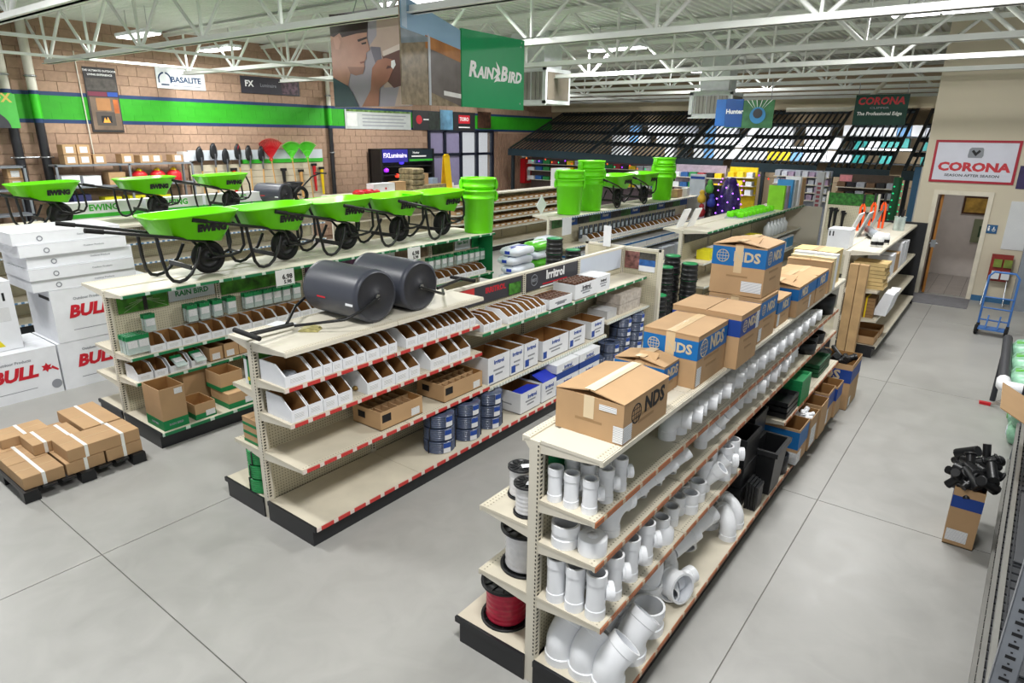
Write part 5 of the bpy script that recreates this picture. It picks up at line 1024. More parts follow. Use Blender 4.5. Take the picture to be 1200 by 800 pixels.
for k in range(8): sack('white and green sack in the farther pile, %s from below' % ORD[k], (-6.78+.02*(k % 2), 9.75+.02*(k % 3), .0+k*.152), .62, .42, .145, [plw, gb][k % 2], [gb, plw][k % 2], 'white and green sacks', pi/2-.05*(k % 3))
for k in range(8): sack('green sack in the farthest pile before the far shelving, %s from below' % ORD[k], (-6.95, 10.3, .0+k*.152), .5, .42, .145, [gb, plw][k % 2], plw, 'green sacks', pi/2)
for (x, y, n, k_, lb) in ((-5.75, 8.72, 6, .93, 'taller stack left of the sign board'), (-5.72, 9.25, 5, .93, 'shorter stack left of the sign board'), (-4.25, 9.72, 4, 1.0, 'front stack before the bare shelf top'), (-4.02, 10.15, 4, 1.02, 'right stack before the bare shelf top'), (-4.35, 10.2, 4, 1.1, 'rear stack before the bare shelf top'), (-4.1, 9.2, 3, .9, 'low stack behind the end panel')):
    for k in range(n):
        o = dup(P_vbox, (x, y, k*.267*k_), .4*k, scale=(.86, .86, k_)); tag(o, 'valve box with green lid, %s, %s from below' % (lb, ORD[k]), 'valve box', lb)
fr = thing('tube_frame', 'white tube frame standing before the brown-bin shelving', 'frame', (-9.0, 9.9, 0), ws=True)
for y in (9.5, 10.6): part(MB().tube([(-9.0, y, 0), (-9.0, y, 1.86)], .022, 6), 'post', white, fr)
part(MB().tube([(-9.0, 9.5, 1.86), (-9.0, 10.6, 1.86)], .022, 6), 'top_bar', white, fr)
for z, q in ((1.28, 'top'), (1.05, 'second'), (.82, 'third'), (.58, 'fourth')):
    for i in range(22):
        o = dup(P_binlow, (-11.68, 12.75+i*.27, z+.0007), 0, scale=(1, 2.1, 1)); tag(o, 'brown parts bin on the %s shelf behind the tall green bin, %s along' % (q, ORD[i]), 'bin', 'brown bins on the %s shelf' % q)
carton('white carton on the brown-bin shelving top by the green bins', (-11.6, 17.8, 1.5207), .4, .5, .55, m=wcard, tapeon=False, lines=False)
# bare-top shelving
for i in range(9):
    for j in range(2): tag(dup(P_cup, (-4.40+.2*j+.008*i, 12.95+i*.215, 1.561)), 'lime cup in the double row on the bare shelf top, %s from near' % ORD[i*2+j], 'cup', 'lime cups in two rows')
for i, (y, w_, h, m_, lb) in enumerate(((15.25, .12, .52, mat('lime_box', '#7CC228', .5, var=.1), 'lime green box standing after the lime cups'), (15.55, .16, .5, mat('mauve_box', '#8E8296', .5), 'mauve box behind the lime green one'), (15.85, .12, .62, mat('sky_box', '#3F8EC4', .5), 'sky blue box standing beside the grey clear box'), (16.15, .24, .6, mat('pale_clear', '#B9C2C4', .3), 'grey clear box on the bare shelf top'), (16.5, .14, .66, wcard, 'tall white box with an orange corner at the shelf end'), (16.8, .3, .62, card, 'tall tan box last on the bare shelf top'))):
    carton(lb, (-4.2, y, 1.541), .34, w_, h, m=m_, tapeon=False, lines=False)
for i, y in enumerate((10.95, 11.2)): tag(MB(Matrix.Translation((-4.6+.1*i, y, 1.545)) @ Matrix.Rotation(R(22), 4, 'Y')).box(-.012, .012, -.14, .14, 0, .34).build('display_board', white), 'white board leaning on the bare shelf top, %s' % ['front one', 'rear one'][i], 'board')
header(gF, -4.395, 10.75, 12.6, 1.3, 1.49, mat('dark_photo', '#3A3E42')); header(gF, -4.395, 12.65, 16.8, 1.3, 1.49, mat('green_photo', '#3C6B3E'))
for i in range(6): tag(MB().lathe([(0, 0), (.09, .01), (.09, .22), (.03, .28), (.03, .33), (0, .33)], 12).build('jug', mat('milky_jug', '#C8CED0', .25)), 'milky jug on the shelf below the tall boxes, %s along' % ORD[i], 'jug', 'milky jugs').location = (-4.12, 14.6+i*.24, 1.0007)
for i in range(6): carton('blue and white carton low under the bare shelf top, %s along' % ORD[i], (-4.15, 13.4+i*.55, .6007), .3, .45, .28, m=wcard, band=mat('sky_box', '#3F8EC4'), bz=(.1, .9) if i % 2 else (.6, .9), tapeon=False, lines=False, group='blue and white cartons')
for i in range(7): carton('yellow and white box under the bare shelf top, %s along' % ORD[i], (-4.15, 11.2+i*.42, 1.0007), .24, .34, .16, m=[wcard, mat('yellow_box', '#D9D021')][i % 3 == 0], tapeon=False, lines=False, group='small boxes under the bare top')
tag(MB().box(-4.95, -3.6, 17.0, 17.04, 0, 1.5).build('end_panel', beige), 'cream end panel closing the bare-top shelving', 'panel')
# counter before the doorway wall
g = carton('white cube carton marked 11 on the counter', (-1.93, 10.62, 1.5307), .30, .34, .27, m=wcard, tapeon=False, lines=False); text(g, '11', .09, (-.1, -.172, .2), FY, ink, .03)
for i, (x, y) in enumerate(((-1.53, 10.95), (-1.45, 10.97), (-1.5, 11.25), (-1.42, 11.3))):
    g = thing('bottle', 'white bottle with black band on the counter, %s of four' % ORD[i], 'bottle', (x, y, 1.5307)); MB().lathe([(0, 0), (.045, 0), (.045, .13), (.03, .15), (.03, .17), (0, .17)], 14).build('body', white, g); MB().lathe([(.0455, .03), (.0455, .08)], 14).build('black_band', ink, g)
g = thing('mailing_tube', 'long clear tube with white end lying on the counter', 'tube', (-1.72, 12.0, 1.6), .35); MB().lathe([(0, -.5), (.07, -.5), (.07, .42), (0, .42)], 16, 0, (0, 0, 0), True, 'y').build('tube', mat('clear_tube', '#9FA6AE', .2, var=.2), g); MB().lathe([(0, -.62), (.085, -.62), (.085, -.45), (0, -.45)], 16, 0, (0, 0, 0), True, 'y').build('end_cap', white, g)
g = thing('jar', 'clear jar with dark tools standing at the far end of the counter', 'jar', (-1.52, 13.3, 1.531)); MB().lathe([(0, 0), (.09, 0), (.09, .22), (.1, .24)], 16).build('jar', clear, g); 
for k in range(5): MB().tube([(0, 0, .02), (.05*cos(k*1.3), .05*sin(k*1.3), .36)], .012, 5).build('pen', black, g)
for i in range(3): tag(MB(Matrix.Translation((-2.03+.09*i, 11.75+.3*i, 1.531)) @ Matrix.Rotation(R(20), 4, 'Y')).box(-.01, .01, -.2, .2, 0, .42).build('leaning_frame', [white, mat('pale_grey_panel', '#C9CCCB'), steel][i]), '%s frame leaning on the counter before the orange tools' % ['white', 'pale grey', 'steel'][i], 'frame')
orng = mat('orange_tool', '#F0561C', .4)
for i, (x, y, lb) in enumerate(((-1.95, 13.2, 'left orange pair'), (-1.82, 13.4, 'right orange pair'), (-2.05, 12.75, 'low orange tool'))):
    g = thing('hand_tool', 'orange-handled tool standing at the counter, %s' % lb, 'tool', (x, y, 1.531)); MB().tube([(-.03, 0, 0), (-.03, 0, .4), (0, 0, .46)], .02, 6).tube([(.03, 0, 0), (.03, 0, .4), (0, 0, .46)], .02, 6).build('handles', orng, g); MB().tube([(0, 0, .44), (0, 0, .62)], .02, 5).build('blade', black, g)
pine = mat('pine', '#C9AE78', .6, var=.12, sc_=7, rnd=.08); dkpine = mat('treated_timber', '#B09066', .65, var=.14, sc_=6, rnd=.08)
for i, x in enumerate((-1.60, -1.475)): tag(MB().box(x-.058, x+.058, 10.08, 10.2, 0, 1.38).build('timber_post', dkpine), 'upright square timber post before the counter, %s' % ['left', 'right'][i], 'post')
cr = thing('stake_bundle', 'pale bundle of wooden stakes stacked on the middle shelf under the counter', 'bundle', (-1.46, 10.7, .9807))
for k in range(7): 
    for j in range(2): MB().box(-.22+.01*(k % 2), .22-.015*(k % 3), -.2+j*.2, -.02+j*.2, k*.055, k*.055+.05).build('stake', pine, cr)
cr = thing('stake_bundle', 'brown bundle of stakes with yellow straps on the lower shelf', 'bundle', (-1.47, 10.62, .5607))
for k in range(6): MB().box(-.18, .16, -.16, .16, k*.05, k*.05+.046).build('stake', mat('brown_stake', '#8A6A45', .7, rnd=.1), cr)
for x in (-.06, .04): MB().box(x, x+.02, -.163, .163, -.001, .305).build('strap', yel, cr)
g = thing('leaflet_holder', 'white wire leaflet holder hanging at the lower shelf edge', 'holder', (-1.22, 10.9, .6)); MB().prism([(-.12, 0), (.06, .0), (.12, .32), (.0, .34)], 'y', -.35, .0).build('holder', wcard, g); MB().prism([(-.1, 0), (.06, .0), (.12, .3), (.0, .3)], 'y', .05, .4).build('holder', white, g)
for i, (y, lb) in enumerate(((10.62, 'nearer'), (11.1, 'farther'))): carton('empty open brown tray on the counter base, %s' % lb, (-1.4, y, .1707), .34, .40, .12, top='open', tapeon=False, lines=False)
for i in range(5): carton('mixed white carton on the shelf under the counter, %s along' % ORD[i], (-1.5, 11.3+i*.5, .9807), .34, .4, [.24, .34, .3, .42, .38][i], m=[card, wcard][i % 2 or i > 2], tapeon=False, lines=False)
tag(MB().box(-2.2, -1.2, 14.56, 14.63, 0, 1.56).build('end_panel', kick), 'black end panel between the counter and the doorway', 'panel')
# pegboard stand, steel column, glowing displays
pg = thing('pegboard_stand', 'pegboard stand with grass header and black tools behind the counter', 'stand', (-2.65, 15.2, 0), ws=True)
part(MB().box(-3.12, -2.2, 15.2, 15.24, .3, 1.74), 'pegboard', pegx, pg); part(MB().box(-3.12, -2.2, 15.19, 15.24, 1.74, 1.98), 'grass_header', mat('grass_print', '#2F6B28', .6, var=.7, sc_=16), pg); part(MB().box(-3.16, -3.12, 15.18, 15.26, 0, 2.0), 'post', beige, pg); part(MB().box(-2.2, -2.16, 15.18, 15.26, 0, 2.0), 'post', beige, pg)
for i, (x, z) in enumerate(((-3.02, 1.5), (-2.93, 1.5), (-2.78, 1.45), (-2.42, 1.5), (-2.3, 1.45))): tag(MB().tube([(x, 15.145, z+.18), (x, 15.145, z-.28)], [.035, .02], 6).tube([(x-.05, 15.145, z+.16), (x+.06, 15.145, z+.12)], .02, 5).build('hand_tool', blk_p), 'black tool hanging on the pegboard stand, %s from the left' % ORD[i], 'tool')
st = thing('steel_column', 'white perforated steel column behind the bare-top shelving', 'column', (-3.75, 17.15, 0), ws=True); part(MB().box(-3.83, -3.68, 17.1, 17.25, 0, 2.3), 'column', mat('column_white', '#C9CCD0', .45), st)
for k in range(9): part(MB().box(-3.80, -3.72, 17.09, 17.1, 1.2+k*.1, 1.26+k*.1), 'red_print', mat('soft_red', '#A8606A', .5), st)
def lights_on(root, pts, m_): 
    for p in pts: MB().lathe([(0, -.022), (.022, 0), (0, .022)], 8, 0, p).build('bulb', m_, root)
tr_ = thing('lit_display_tree', 'tall display tree covered in purple lights behind the far shelving', 'display', (-5.72, 16.6, 0), ws=False)
MB().lathe([(.3, 0), (.28, 1.6), (.2, 1.9), (.1, 2.1), (0, 2.12)], 18).build('trunk', mat('tinsel_purple', '#2C1A55', .3, var=.6, sc_=20), tr_)
lights_on(tr_, [(.3*cos(a*2.4), .3*sin(a*2.4), .9+a*.027) for a in range(44)], mat('glow_violet', '#B070FF', .4, em='#A860FF', es=6))
for i, (x, z, m_, lb) in enumerate(((-6.3, 1.22, mat('toy_red', '#9C2A30'), 'red'), (-6.06, 1.48, mat('royal_blue', '#24348C'), 'blue'), (-6.14, 1.82, mat('toy_green', '#4F9A3C'), 'green'), (-6.32, 1.56, mat('toy_yellow', '#C9A22E'), 'yellow'), (-6.06, 1.12, black, 'black'))):
    tag(MB().lathe([(0, -.12), (.09, -.08), (.11, .02), (.07, .1), (.05, .12), (.07, .16), (.04, .22), (0, .23)], 12).build('toy', m_), '%s soft toy on the stand left of the purple-lit tree' % lb, 'toy').location = (x, 16.3, z)
st2 = thing('toy_stand', 'dark stand holding coloured toys left of the purple-lit tree', 'stand', (-6.1, 16.5, 0)); MB().box(-.2, .2, .05, .1, 0, 1.9).build('board', black, st2); MB().box(-.25, .25, -.2, .2, 0, .06).build('base', black, st2)
for z in (1.08, 1.28, 1.38, 1.58): MB().tube([(0, .05, z-.14), (0, -.2, z-.14)], .01, 4).build('hook', steel, st2)
def wallrack(label, x0, x1, y, z0, z1, m_, items, cols_, group, kind='box', shelfz=None):
    g = thing('display_rack', label, 'rack', ((x0+x1)/2, y, 0), ws=True); part(MB().box(x0, x1, y, y+.05, 0, z1), 'back_board', m_, g)
    rows = shelfz or [z0]; k = 0
    for z in rows:
        part(MB().box(x0, x1, y-.32, y, z-.02, z), 'shelf', beige, g); n = max(1, int((x1-x0)/items))
        for i in range(n):
            h = .11+.05*random.random(); o = tag(MB().box(-items*.42, items*.42, -.12, .12, 0, h).build('boxed_product', cols_[(k*7+i*3) % len(cols_)]), '%s, %s' % (group, ORD[min(k, 47)]), kind, group); o.location = (x0+(i+.5)*(x1-x0)/n, y-.17, z+.001); k += 1
    return g
C_ = lambda n_, h: mat(n_, h, .5, var=.15, sc_=12)
mixed = [wcard, C_('box_yellow', '#E9C91E'), C_('box_red', '#A8323A'), C_('box_blue', '#2F5E9A'), C_('box_silver', '#B4B8C4'), C_('box_black', '#2A2A30'), C_('box_green', '#2F8A4A')]
yl = [C_('box_yellow', '#E9C91E'), C_('box_yellow2', '#F0D83A'), wcard]
wallrack('yellow product rack under the dark pergola', -6.75, -5.95, 19.4, 1, 2.25, C_('yellow_board', '#E2C21A'), .2, yl, 'yellow boxed product on the yellow rack', shelfz=[1.75, 1.98, 1.5])
wallrack('pale product rack left of the pergola posts', -8.6, -7.0, 19.8, 1, 2.25, C_('mauve_board', '#A99AA8'), .25, mixed, 'mixed boxed product on the pale rack', shelfz=[1.3, 1.6, 1.9])
wallrack('plum product rack behind the green bins', -12.5, -8.9, 21.5, 1, 2.3, C_('plum_board', '#6E5F66'), .3, mixed, 'mixed boxed product on the plum rack', shelfz=[1.35, 1.65, 1.95])
wallrack('silver ornament rack under the pergola', -5.3, -3.9, 19.0, 1, 2.25, C_('silver_board', '#9FA6B4'), .16, [C_('box_silver', '#B4B8C4'), C_('box_pale', '#D4D8E4'), C_('box_mauve', '#B09AB8')], 'silver boxed ornament on the silver rack', shelfz=[1.5, 1.7, 1.9, 2.1])
wallrack('brown product rack with pink sheet under the pergola', -3.7, -2.35, 18.9, 1, 2.2, C_('brown_board', '#5A4A40'), .22, [C_('box_brown', '#7A5C44'), C_('box_black', '#2A2A30'), C_('box_silver', '#B4B8C4')], 'brown boxed product on the brown rack', shelfz=[1.4, 1.65, 1.9])
wallrack('long product rack deep under the left pergola', -15.6, -12.7, 21.8, 1, 2.3, C_('deep_board', '#5C4E4A'), .35, mixed, 'mixed boxed product deep under the pergola', shelfz=[1.4, 1.75, 2.0])
tag(MB().box(-3.69, -3.4, 18.885, 18.9, 2.02, 2.18).build('pink_sheet', C_('pink_paper', '#EE9AA2')), 'pink paper sheet on the brown product rack', 'sheet')
gcol = thing('lit_column', 'column wound with green lights before the blue door post', 'column', (-2.15, 17.2, 0)); MB().lathe([(.09, 0), (.09, 2.25)], 12).build('column', dk_green, gcol); lights_on(gcol, [(.1*cos(a*2.1), .1*sin(a*2.1), 1.2+a*.05) for a in range(20)], glowg)
blg = mat('blue_post', '#3F6C92', .5)
tag(MB().box(-2.0, -1.86, 18.4, 18.5, 0, 2.45).build('door_post', blg), 'blue painted post beside the orange panel', 'post'); tag(MB().box(-1.86, -1.8, 18.38, 18.5, 0, 2.45).build('door_post', white), 'white painted post beside the orange panel', 'post'); tag(MB().box(-1.78, -1.62, 18.4, 18.46, .9, 2.45).build('door_panel', C_('orange_wood', '#B8702A')), 'orange wooden panel at the cream wall corner', 'panel')
sg = thing('floor_sign', 'pale standing sign with green leaf on the floor past the far shelving', 'sign', (-7.1, 17.9, 0)); MB().box(-.22, .22, -.03, .03, 1.0, 2.08).build('panel', mat('pale_sign', '#BCC4CE'), sg); MB().box(-.04, .04, -.02, .02, 0, 1.0).build('post', steel, sg); MB().box(-.2, .2, -.034, -.03, 1.95, 2.02).build('blue_print', inkblue, sg)
ex = thing('extinguisher_cabinet', 'red cabinet on the block wall at the pergola corner', 'cabinet', (-16.0, 22.0, 1.2)); MB().box(-.12, .12, -.25, .25, 0, .95).build('cabinet', redp, ex); MB().box(.12, .125, -.1, .1, .1, .6).build('window', wcard, ex); MB().box(-.1, .02, -.18, .18, 1.0, 1.3).build('paper_sign', wcard, ex)
# pergola over the far displays
perg = mat('pergola_black', '#1C2428', .5, var=.15)
secs = [(-15.45, -12.1, 2.57, 2.49, 'far left'), (-12.0, -8.78, 2.48, 2.41, 'second from the left'), (-8.7, -7.3, 2.41, 2.39, 'short middle'), (-6.95, -4.62, 2.355, 2.335, 'wide right-hand'), (-4.28, -2.8, 2.30, 2.29, 'second from the right'), (-2.42, -1.76, 2.285, 2.28, 'rightmost')]
for x0, x1, z0, z1, nm in secs:
    g = thing('pergola_panel', 'sloping black slatted pergola panel, %s of the row' % nm, 'pergola', ((x0+x1)/2, 20.2, 2.4), ws=True)
    n = max(3, round((x1-x0)/.165)); top = (23.8, 3.93)
    def P(x, f): 
        zl = z0+(z1-z0)*(x-x0)/(x1-x0); return (x, 20.2+f*3.6, zl+f*(top[1]-zl))
    for i in range(n+1):
        x = x0+(x1-x0)*i/n; w_ = .036 if 0 < i < n else .07
        a, b_ = Vector(P(x, 0)), Vector(P(x, 1)); mb = MB(); q = Vector((0, -.42, 1)).normalized()*.035
        vs = [a+Vector((-w_/1.6, 0, 0)), a+Vector((w_/1.6, 0, 0)), b_+Vector((w_/1.6, 0, 0)), b_+Vector((-w_/1.6, 0, 0))]
        mb.add([tuple(v) for v in vs]+[tuple(v+q) for v in vs], [(0, 1, 2, 3), (7, 6, 5, 4), (0, 4, 5, 1), (1, 5, 6, 2), (2, 6, 7, 3), (3, 7, 4, 0)]); part(mb, 'slat', perg, g)
    for f in (.0, .27, .5, .74, 1.0):
        a, b_ = Vector(P(x0, f)), Vector(P(x1, f)); mb = MB().tube([a-Vector((0, 0, .05)), b_+Vector((0, 0, -.05))], .06, 4, sm=False); part(mb, 'cross_bar', perg, g)
    part(MB().add([(x0-.05, 20.12, z0), (x1+.05, 20.12, z1), (x1+.05, 20.12, z1-.24), (x0-.05, 20.12, z0-.24), (x0-.05, 20.16, z0), (x1+.05, 20.16, z1), (x1+.05, 20.16, z1-.24), (x0-.05, 20.16, z0-.24)], [(0, 1, 2, 3), (4, 7, 6, 5), (0, 4, 5, 1), (1, 5, 6, 2), (2, 6, 7, 3), (3, 7, 4, 0)]), 'fascia', mat('fascia_teal', '#1B2E36', .5, var=.15), g)
    for x in (x0+.1, x1-.1): part(MB().box(x-.05, x+.05, 20.2, 20.3, 0, min(z0, z1)-.1), 'post', perg, g)
ws2 = thing('wall_shelving', 'shelves on the back wall above and behind the pergola slats', 'shelf', (-8, 23.4, 0), ws=True)
for z in (2.36, 2.76, 3.14): part(MB().box(-13.0, -1.7, 23.1, 23.8, z-.03, z), 'shelf', perg, ws2)
for x in (-13, -10, -7.1, -4.45, -1.7): part(MB().box(x-.05, x+.05, 23.7, 23.85, 0, 3.4), 'post', perg, ws2)
tl_ = C_('box_teal', '#1F8C88'); sb = C_('box_sky', '#6C9CCB'); k = 0
for r_, z in enumerate((2.36, 2.76, 3.14)):
    for i in range(30):
        x = -12.6+i*.37
        if random.random() < (.45 if x < -9 else .12): continue
        m_ = wcard
        if x > -4.4 and r_ == 0: m_ = tl_
        elif x > -4.2 and r_ == 1 and i % 3: m_ = tl_
        elif i % 8 == 2: m_ = sb
        elif r_ == 0 and -7 < x < -6.3: m_ = yl[0]
        elif random.random() < .15: m_ = C_('box_pale', '#D4D8E4')
        o = tag(MB().box(-.175, .175, -.15, .15, 0, .33).build('shelf_box', m_), 'box on the back wall shelf behind the slats, %s shelf, %s along' % (['low', 'middle', 'high'][r_], ORD[i]), 'box', 'boxes behind the pergola slats'); o.location = (x, 23.32, z)
sl = thing('string_lights', 'string of coloured bulbs hung under the pergola fascia', 'lights', (-6, 20.08, 2.05), ws=True)
wire = []
for i in range(46):
    x = -14.6+i*.283; z = 2.2-.008*i+.05*cos(i*2.1); wire.append((x, 20.08, z+.03))
    part(MB().lathe([(0, -.035), (.028, 0), (0, .035)], 8, 0, (x, 20.08, z)), 'bulb', [glowo, glowg, glowp, glowr][i % 4], sl)
part(MB().tube(wire, .006, 4), 'wire', black, sl)
# ------------------------------------------------ hanging signs, air outlets
hs = thing('hanging_sign', 'large hanging sign with a photo of a man, a field and a green panel', 'sign', (-6.0, 5.9, 3.9), ws=True)
part(MB().box(-7.1, -5.72, 5.6, 5.62, 3.355, 4.42), 'photo_panel', mat('photo_bg', '#A49CA6', .3, var=.05, sc_=2), hs)
def mp(pts, k): return [(-7.1+(x-85)/475*1.36, 5.599-.0012*k, 3.355+(675-y)/465*.85) for x, y in pts]
def pr_(pts, h, nm, k, v=.06): part(MB().add(mp(pts, k), [tuple(range(len(pts)))]), nm, mat('ph_'+nm, h, .3, var=v, sc_=4), hs)
pr_([(385, 120), (555, 90), (555, 672), (470, 672), (500, 560), (410, 560), (405, 360), (330, 310), (380, 250)], '#C3AB9E', 'backdrop_print', 1)
pr_([(410, 370), (540, 330), (545, 545), (470, 565), (412, 500)], '#6B4A44', 'clock_print', 2); pr_([(412, 345), (545, 300), (545, 335), (415, 375)], '#E0CFC6', 'clock_edge_print', 3)
pr_([(340, 310), (400, 320), (410, 420), (395, 500), (370, 430), (345, 340)], '#75707C', 'column_print', 2)
pr_([(88, 120), (330, 150), (322, 260), (338, 330), (312, 345), (312, 380), (296, 400), (300, 430), (285, 470), (240, 478), (205, 462), (185, 545), (88, 490)], '#B98A78', 'face_print', 4, .12)
pr_([(88, 90), (340, 110), (325, 225), (260, 225), (165, 238), (150, 210), (110, 230), (88, 220)], '#3A2C2A', 'hair_print', 5)
pr_([(105, 235), (140, 228), (155, 262), (140, 310), (118, 305)], '#C79684', 'ear_print', 6); pr_([(262, 262), (322, 250), (322, 262), (268, 276)], '#3A2A26', 'brow_print', 6); pr_([(285, 285), (318, 280), (316, 292), (290, 294)], '#2E2422', 'eye_print', 6); pr_([(270, 398), (300, 392), (300, 403), (276, 408)], '#8A5248', 'lips_print', 6); pr_([(190, 420), (300, 430), (285, 470), (240, 478), (205, 462)], '#9C7466', 'beard_print', 5)
pr_([(88, 480), (185, 540), (215, 590), (250, 672), (88, 672)], '#465A60', 'shirt_print', 7)
pr_([(345, 440), (380, 395), (430, 385), (472, 400), (480, 440), (440, 430), (430, 450), (475, 445), (440, 520), (385, 565), (375, 672), (270, 672), (330, 570)], '#A9745F', 'hand_print', 6, .12); pr_([(462, 405), (482, 400), (488, 430), (472, 455), (460, 440)], '#EFEDEE', 'dial_print', 7)
# field panel, then the green panel
A0, B0 = Vector((-5.40, 5.16, 0)), Vector((-5.53, 6.24, 0))
def fq(u0, u1, a0, a1, b0, b1, h, nm, k, v=.1, s_=5.):
    p, q = A0.lerp(B0, u0), A0.lerp(B0, u1); off = Vector((.001*k, 0, 0)); part(MB().add([tuple(p+off+Vector((0, 0, a0))), tuple(q+off+Vector((0, 0, b0))), tuple(q+off+Vector((0, 0, b1))), tuple(p+off+Vector((0, 0, a1)))], [(0, 1, 2, 3)]), nm, mat('fd_'+nm, h, .25, var=v, sc_=s_), hs)
nA = MB().add([(A0.x, A0.y, 3.35), (B0.x, B0.y, 3.37), (B0.x, B0.y, 4.21), (A0.x, A0.y, 4.42), (A0.x-.02, A0.y, 3.35), (B0.x-.02, B0.y, 3.37), (B0.x-.02, B0.y, 4.21), (A0.x-.02, A0.y, 4.42)], [(0, 1, 2, 3), (7, 6, 5, 4), (0, 4, 5, 1), (1, 5, 6, 2), (2, 6, 7, 3), (3, 7, 4, 0)])
part(nA, 'field_panel', mat('fd_grass', '#8A7C66', .25, var=.3, sc_=14), hs)
fq(0, 1, 4.1, 4.42, 4.0, 4.21, '#8DB0CC', 'sky_print', 2, .06, 2); fq(.38, 1, 3.95, 4.08, 3.86, 4.0, '#A8703E', 'hill_print', 3, .3); fq(.45, 1, 3.5, 3.95, 3.37, 3.86, '#6B6461', 'slope_print', 3, .2); fq(0, .45, 3.95, 4.1, 4.02, 4.06, '#7E8A92', 'mist_print', 4, .2); fq(.02, .1, 4.12, 4.4, 4.1, 4.38, '#B6CCDE', 'cloud_print', 4); fq(.68, 1, 3.48, 3.53, 3.46, 3.51, '#E6E6E4', 'pipe_print', 5)
fq(.42, .46, 3.36, 4.1, 3.36, 4.06, '#B9BEC4', 'sheen_print', 6); part(MB().box(-5.55, -5.52, 6.25, 7.50, 3.37, 4.235), 'green_panel', mat('sign_green', '#079458', .35, var=.02), hs)
for w_, z_, y_, q_ in (('R', .24, 6.37, 3.80), ('AIN', .18, 6.535, 3.775), ('B', .24, 6.99, 3.785), ('IRD', .18, 7.145, 3.76)): text(hs, w_, z_, (-5.518, y_, q_), FX, inkw, .025, .2, 'LEFT')
part(MB().add([(-5.518, y, z) for y, z in ((6.84, 3.86), (6.93, 3.84), (6.9, 3.93), (6.97, 3.86), (6.99, 3.79), (6.95, 3.76), (7.0, 3.7), (6.92, 3.7), (6.86, 3.68), (6.9, 3.74), (6.84, 3.72), (6.92, 3.79))], [tuple(range(12))]), 'bird_emblem', inkw, hs)
for y, z in ((7.42, 4.15), (7.42, 3.45), (7.44, 4.2)): part(MB().lathe([(.012, .0), (0, .006)], 8, 0, (-5.52, y, z), False, 'x'), 'screw', steel, hs)
part(MB().tube([(-6.4, 5.61, 4.4), (-6.4, 5.5, 4.62), (-6.4, 5.36, 4.28)], .008, 4).tube([(-5.53, 7.3, 4.22), (-5.53, 8.0, 4.35)], .008, 4).tube([(-6.9, 5.61, 4.4), (-6.9, 5.36, 4.3)], .008, 4), 'hanger_wire', steel, hs)
duct = mat('duct_white', '#D3D7D8', .45); grille = mat('grille_grey', '#8F8C86', .5)
def outlet(label, x0, x1, y, z0, z1, d_=.8):
    g = thing('air_outlet', label, 'vent', ((x0+x1)/2, y, z0), ws=True); part(MB().box(x0, x1, y, y+d_, z0, z1).box(x0+.15, x1-.15, y+.15, y+d_-.15, z1, 5.2), 'duct', duct, g); part(MB().box(x0+.08, x1-.08, y-.01, y, z0+.08, z1-.08), 'grille', grille, g)
    for k in range(9): xx = x0+.08+(x1-x0-.16)*(k+.5)/9; part(MB().box(xx-.006, xx+.006, y-.03, y-.01, z0+.08, z1-.08), 'blade', grille if k % 3 else duct, g)
    part(MB().box(x0-.03, x1+.03, y-.03, y, z0-.03, z0+.06).box(x0-.03, x1+.03, y-.03, y, z1-.06, z1+.03).box(x0-.03, x0+.06, y-.03, y, z0, z1).box(x1-.06, x1+.03, y-.03, y, z0, z1), 'frame', duct, g)
    part(MB().box(x1, x1+.01, y+.08, y+d_-.08, z0+.08, z1-.08), 'side_grille', mat('grille_dark', '#6F675A', .5), g)
outlet('white boxed air outlet hanging behind the green panel of the sign', -9.75, -8.55, 12.4, 3.72, 4.45, 1.0); outlet('white boxed air outlet with grey grille above the pergola', -6.72, -5.72, 16.0, 3.52, 4.08)
g = thing('hanging_sign', 'blue and green hanging banner with a round blue sprinkler print', 'sign', (-5.0, 15.0, 3.6), ws=True)
part(MB().box(-5.68, -5.46, 14.98, 15.0, 3.30, 3.86), 'blue_side', mat('hunter_blue', '#2468B8', .4), g); part(MB().box(-5.46, -5.3, 14.985, 15.0, 3.30, 3.87), 'blue_panel', mat('hunter_navy', '#1D4F96', .4), g); part(MB().box(-5.46, -4.42, 14.99, 15.01, 3.26, 3.83), 'green_photo', mat('field_green', '#3C7048', .4, var=.35, sc_=5), g)
part(MB().box(-5.44, -5.08, 14.984, 14.99, 3.28, 3.86), 'blue_panel', mat('hunter_navy', '#1D4F96', .4), g); text(g, 'Hunter', .13, (-5.26, 14.982, 3.6), FY, inkw, .02); part(MB().lathe([(.17, -.004), (.0, -.006)], 20, 0, (-4.75, 14.984, 3.52), False, 'y'), 'sprinkler_print', mat('spr_blue', '#3A86BC', .4), g); part(MB().lathe([(.1, -.004), (.0, -.006)], 20, 0, (-4.75, 14.976, 3.56), False, 'y'), 'sprinkler_core', dgrey, g)
for a in range(6): part(MB().add([(-4.75+.1*cos(R(50+a*16)), 14.98, 3.62), (-4.75+.42*cos(R(50+a*16)), 14.98, 3.60+.24), (-4.73+.42*cos(R(50+a*16)), 14.98, 3.60+.24)], [(0, 1, 2)]), 'water_print', inkw, g)
part(MB().tube([(-5.4, 15, 3.86), (-5.4, 14.93, 4.26)], .008, 4).tube([(-4.5, 15, 3.83), (-4.5, 14.93, 4.26)], .008, 4), 'hanger_wire', steel, g)
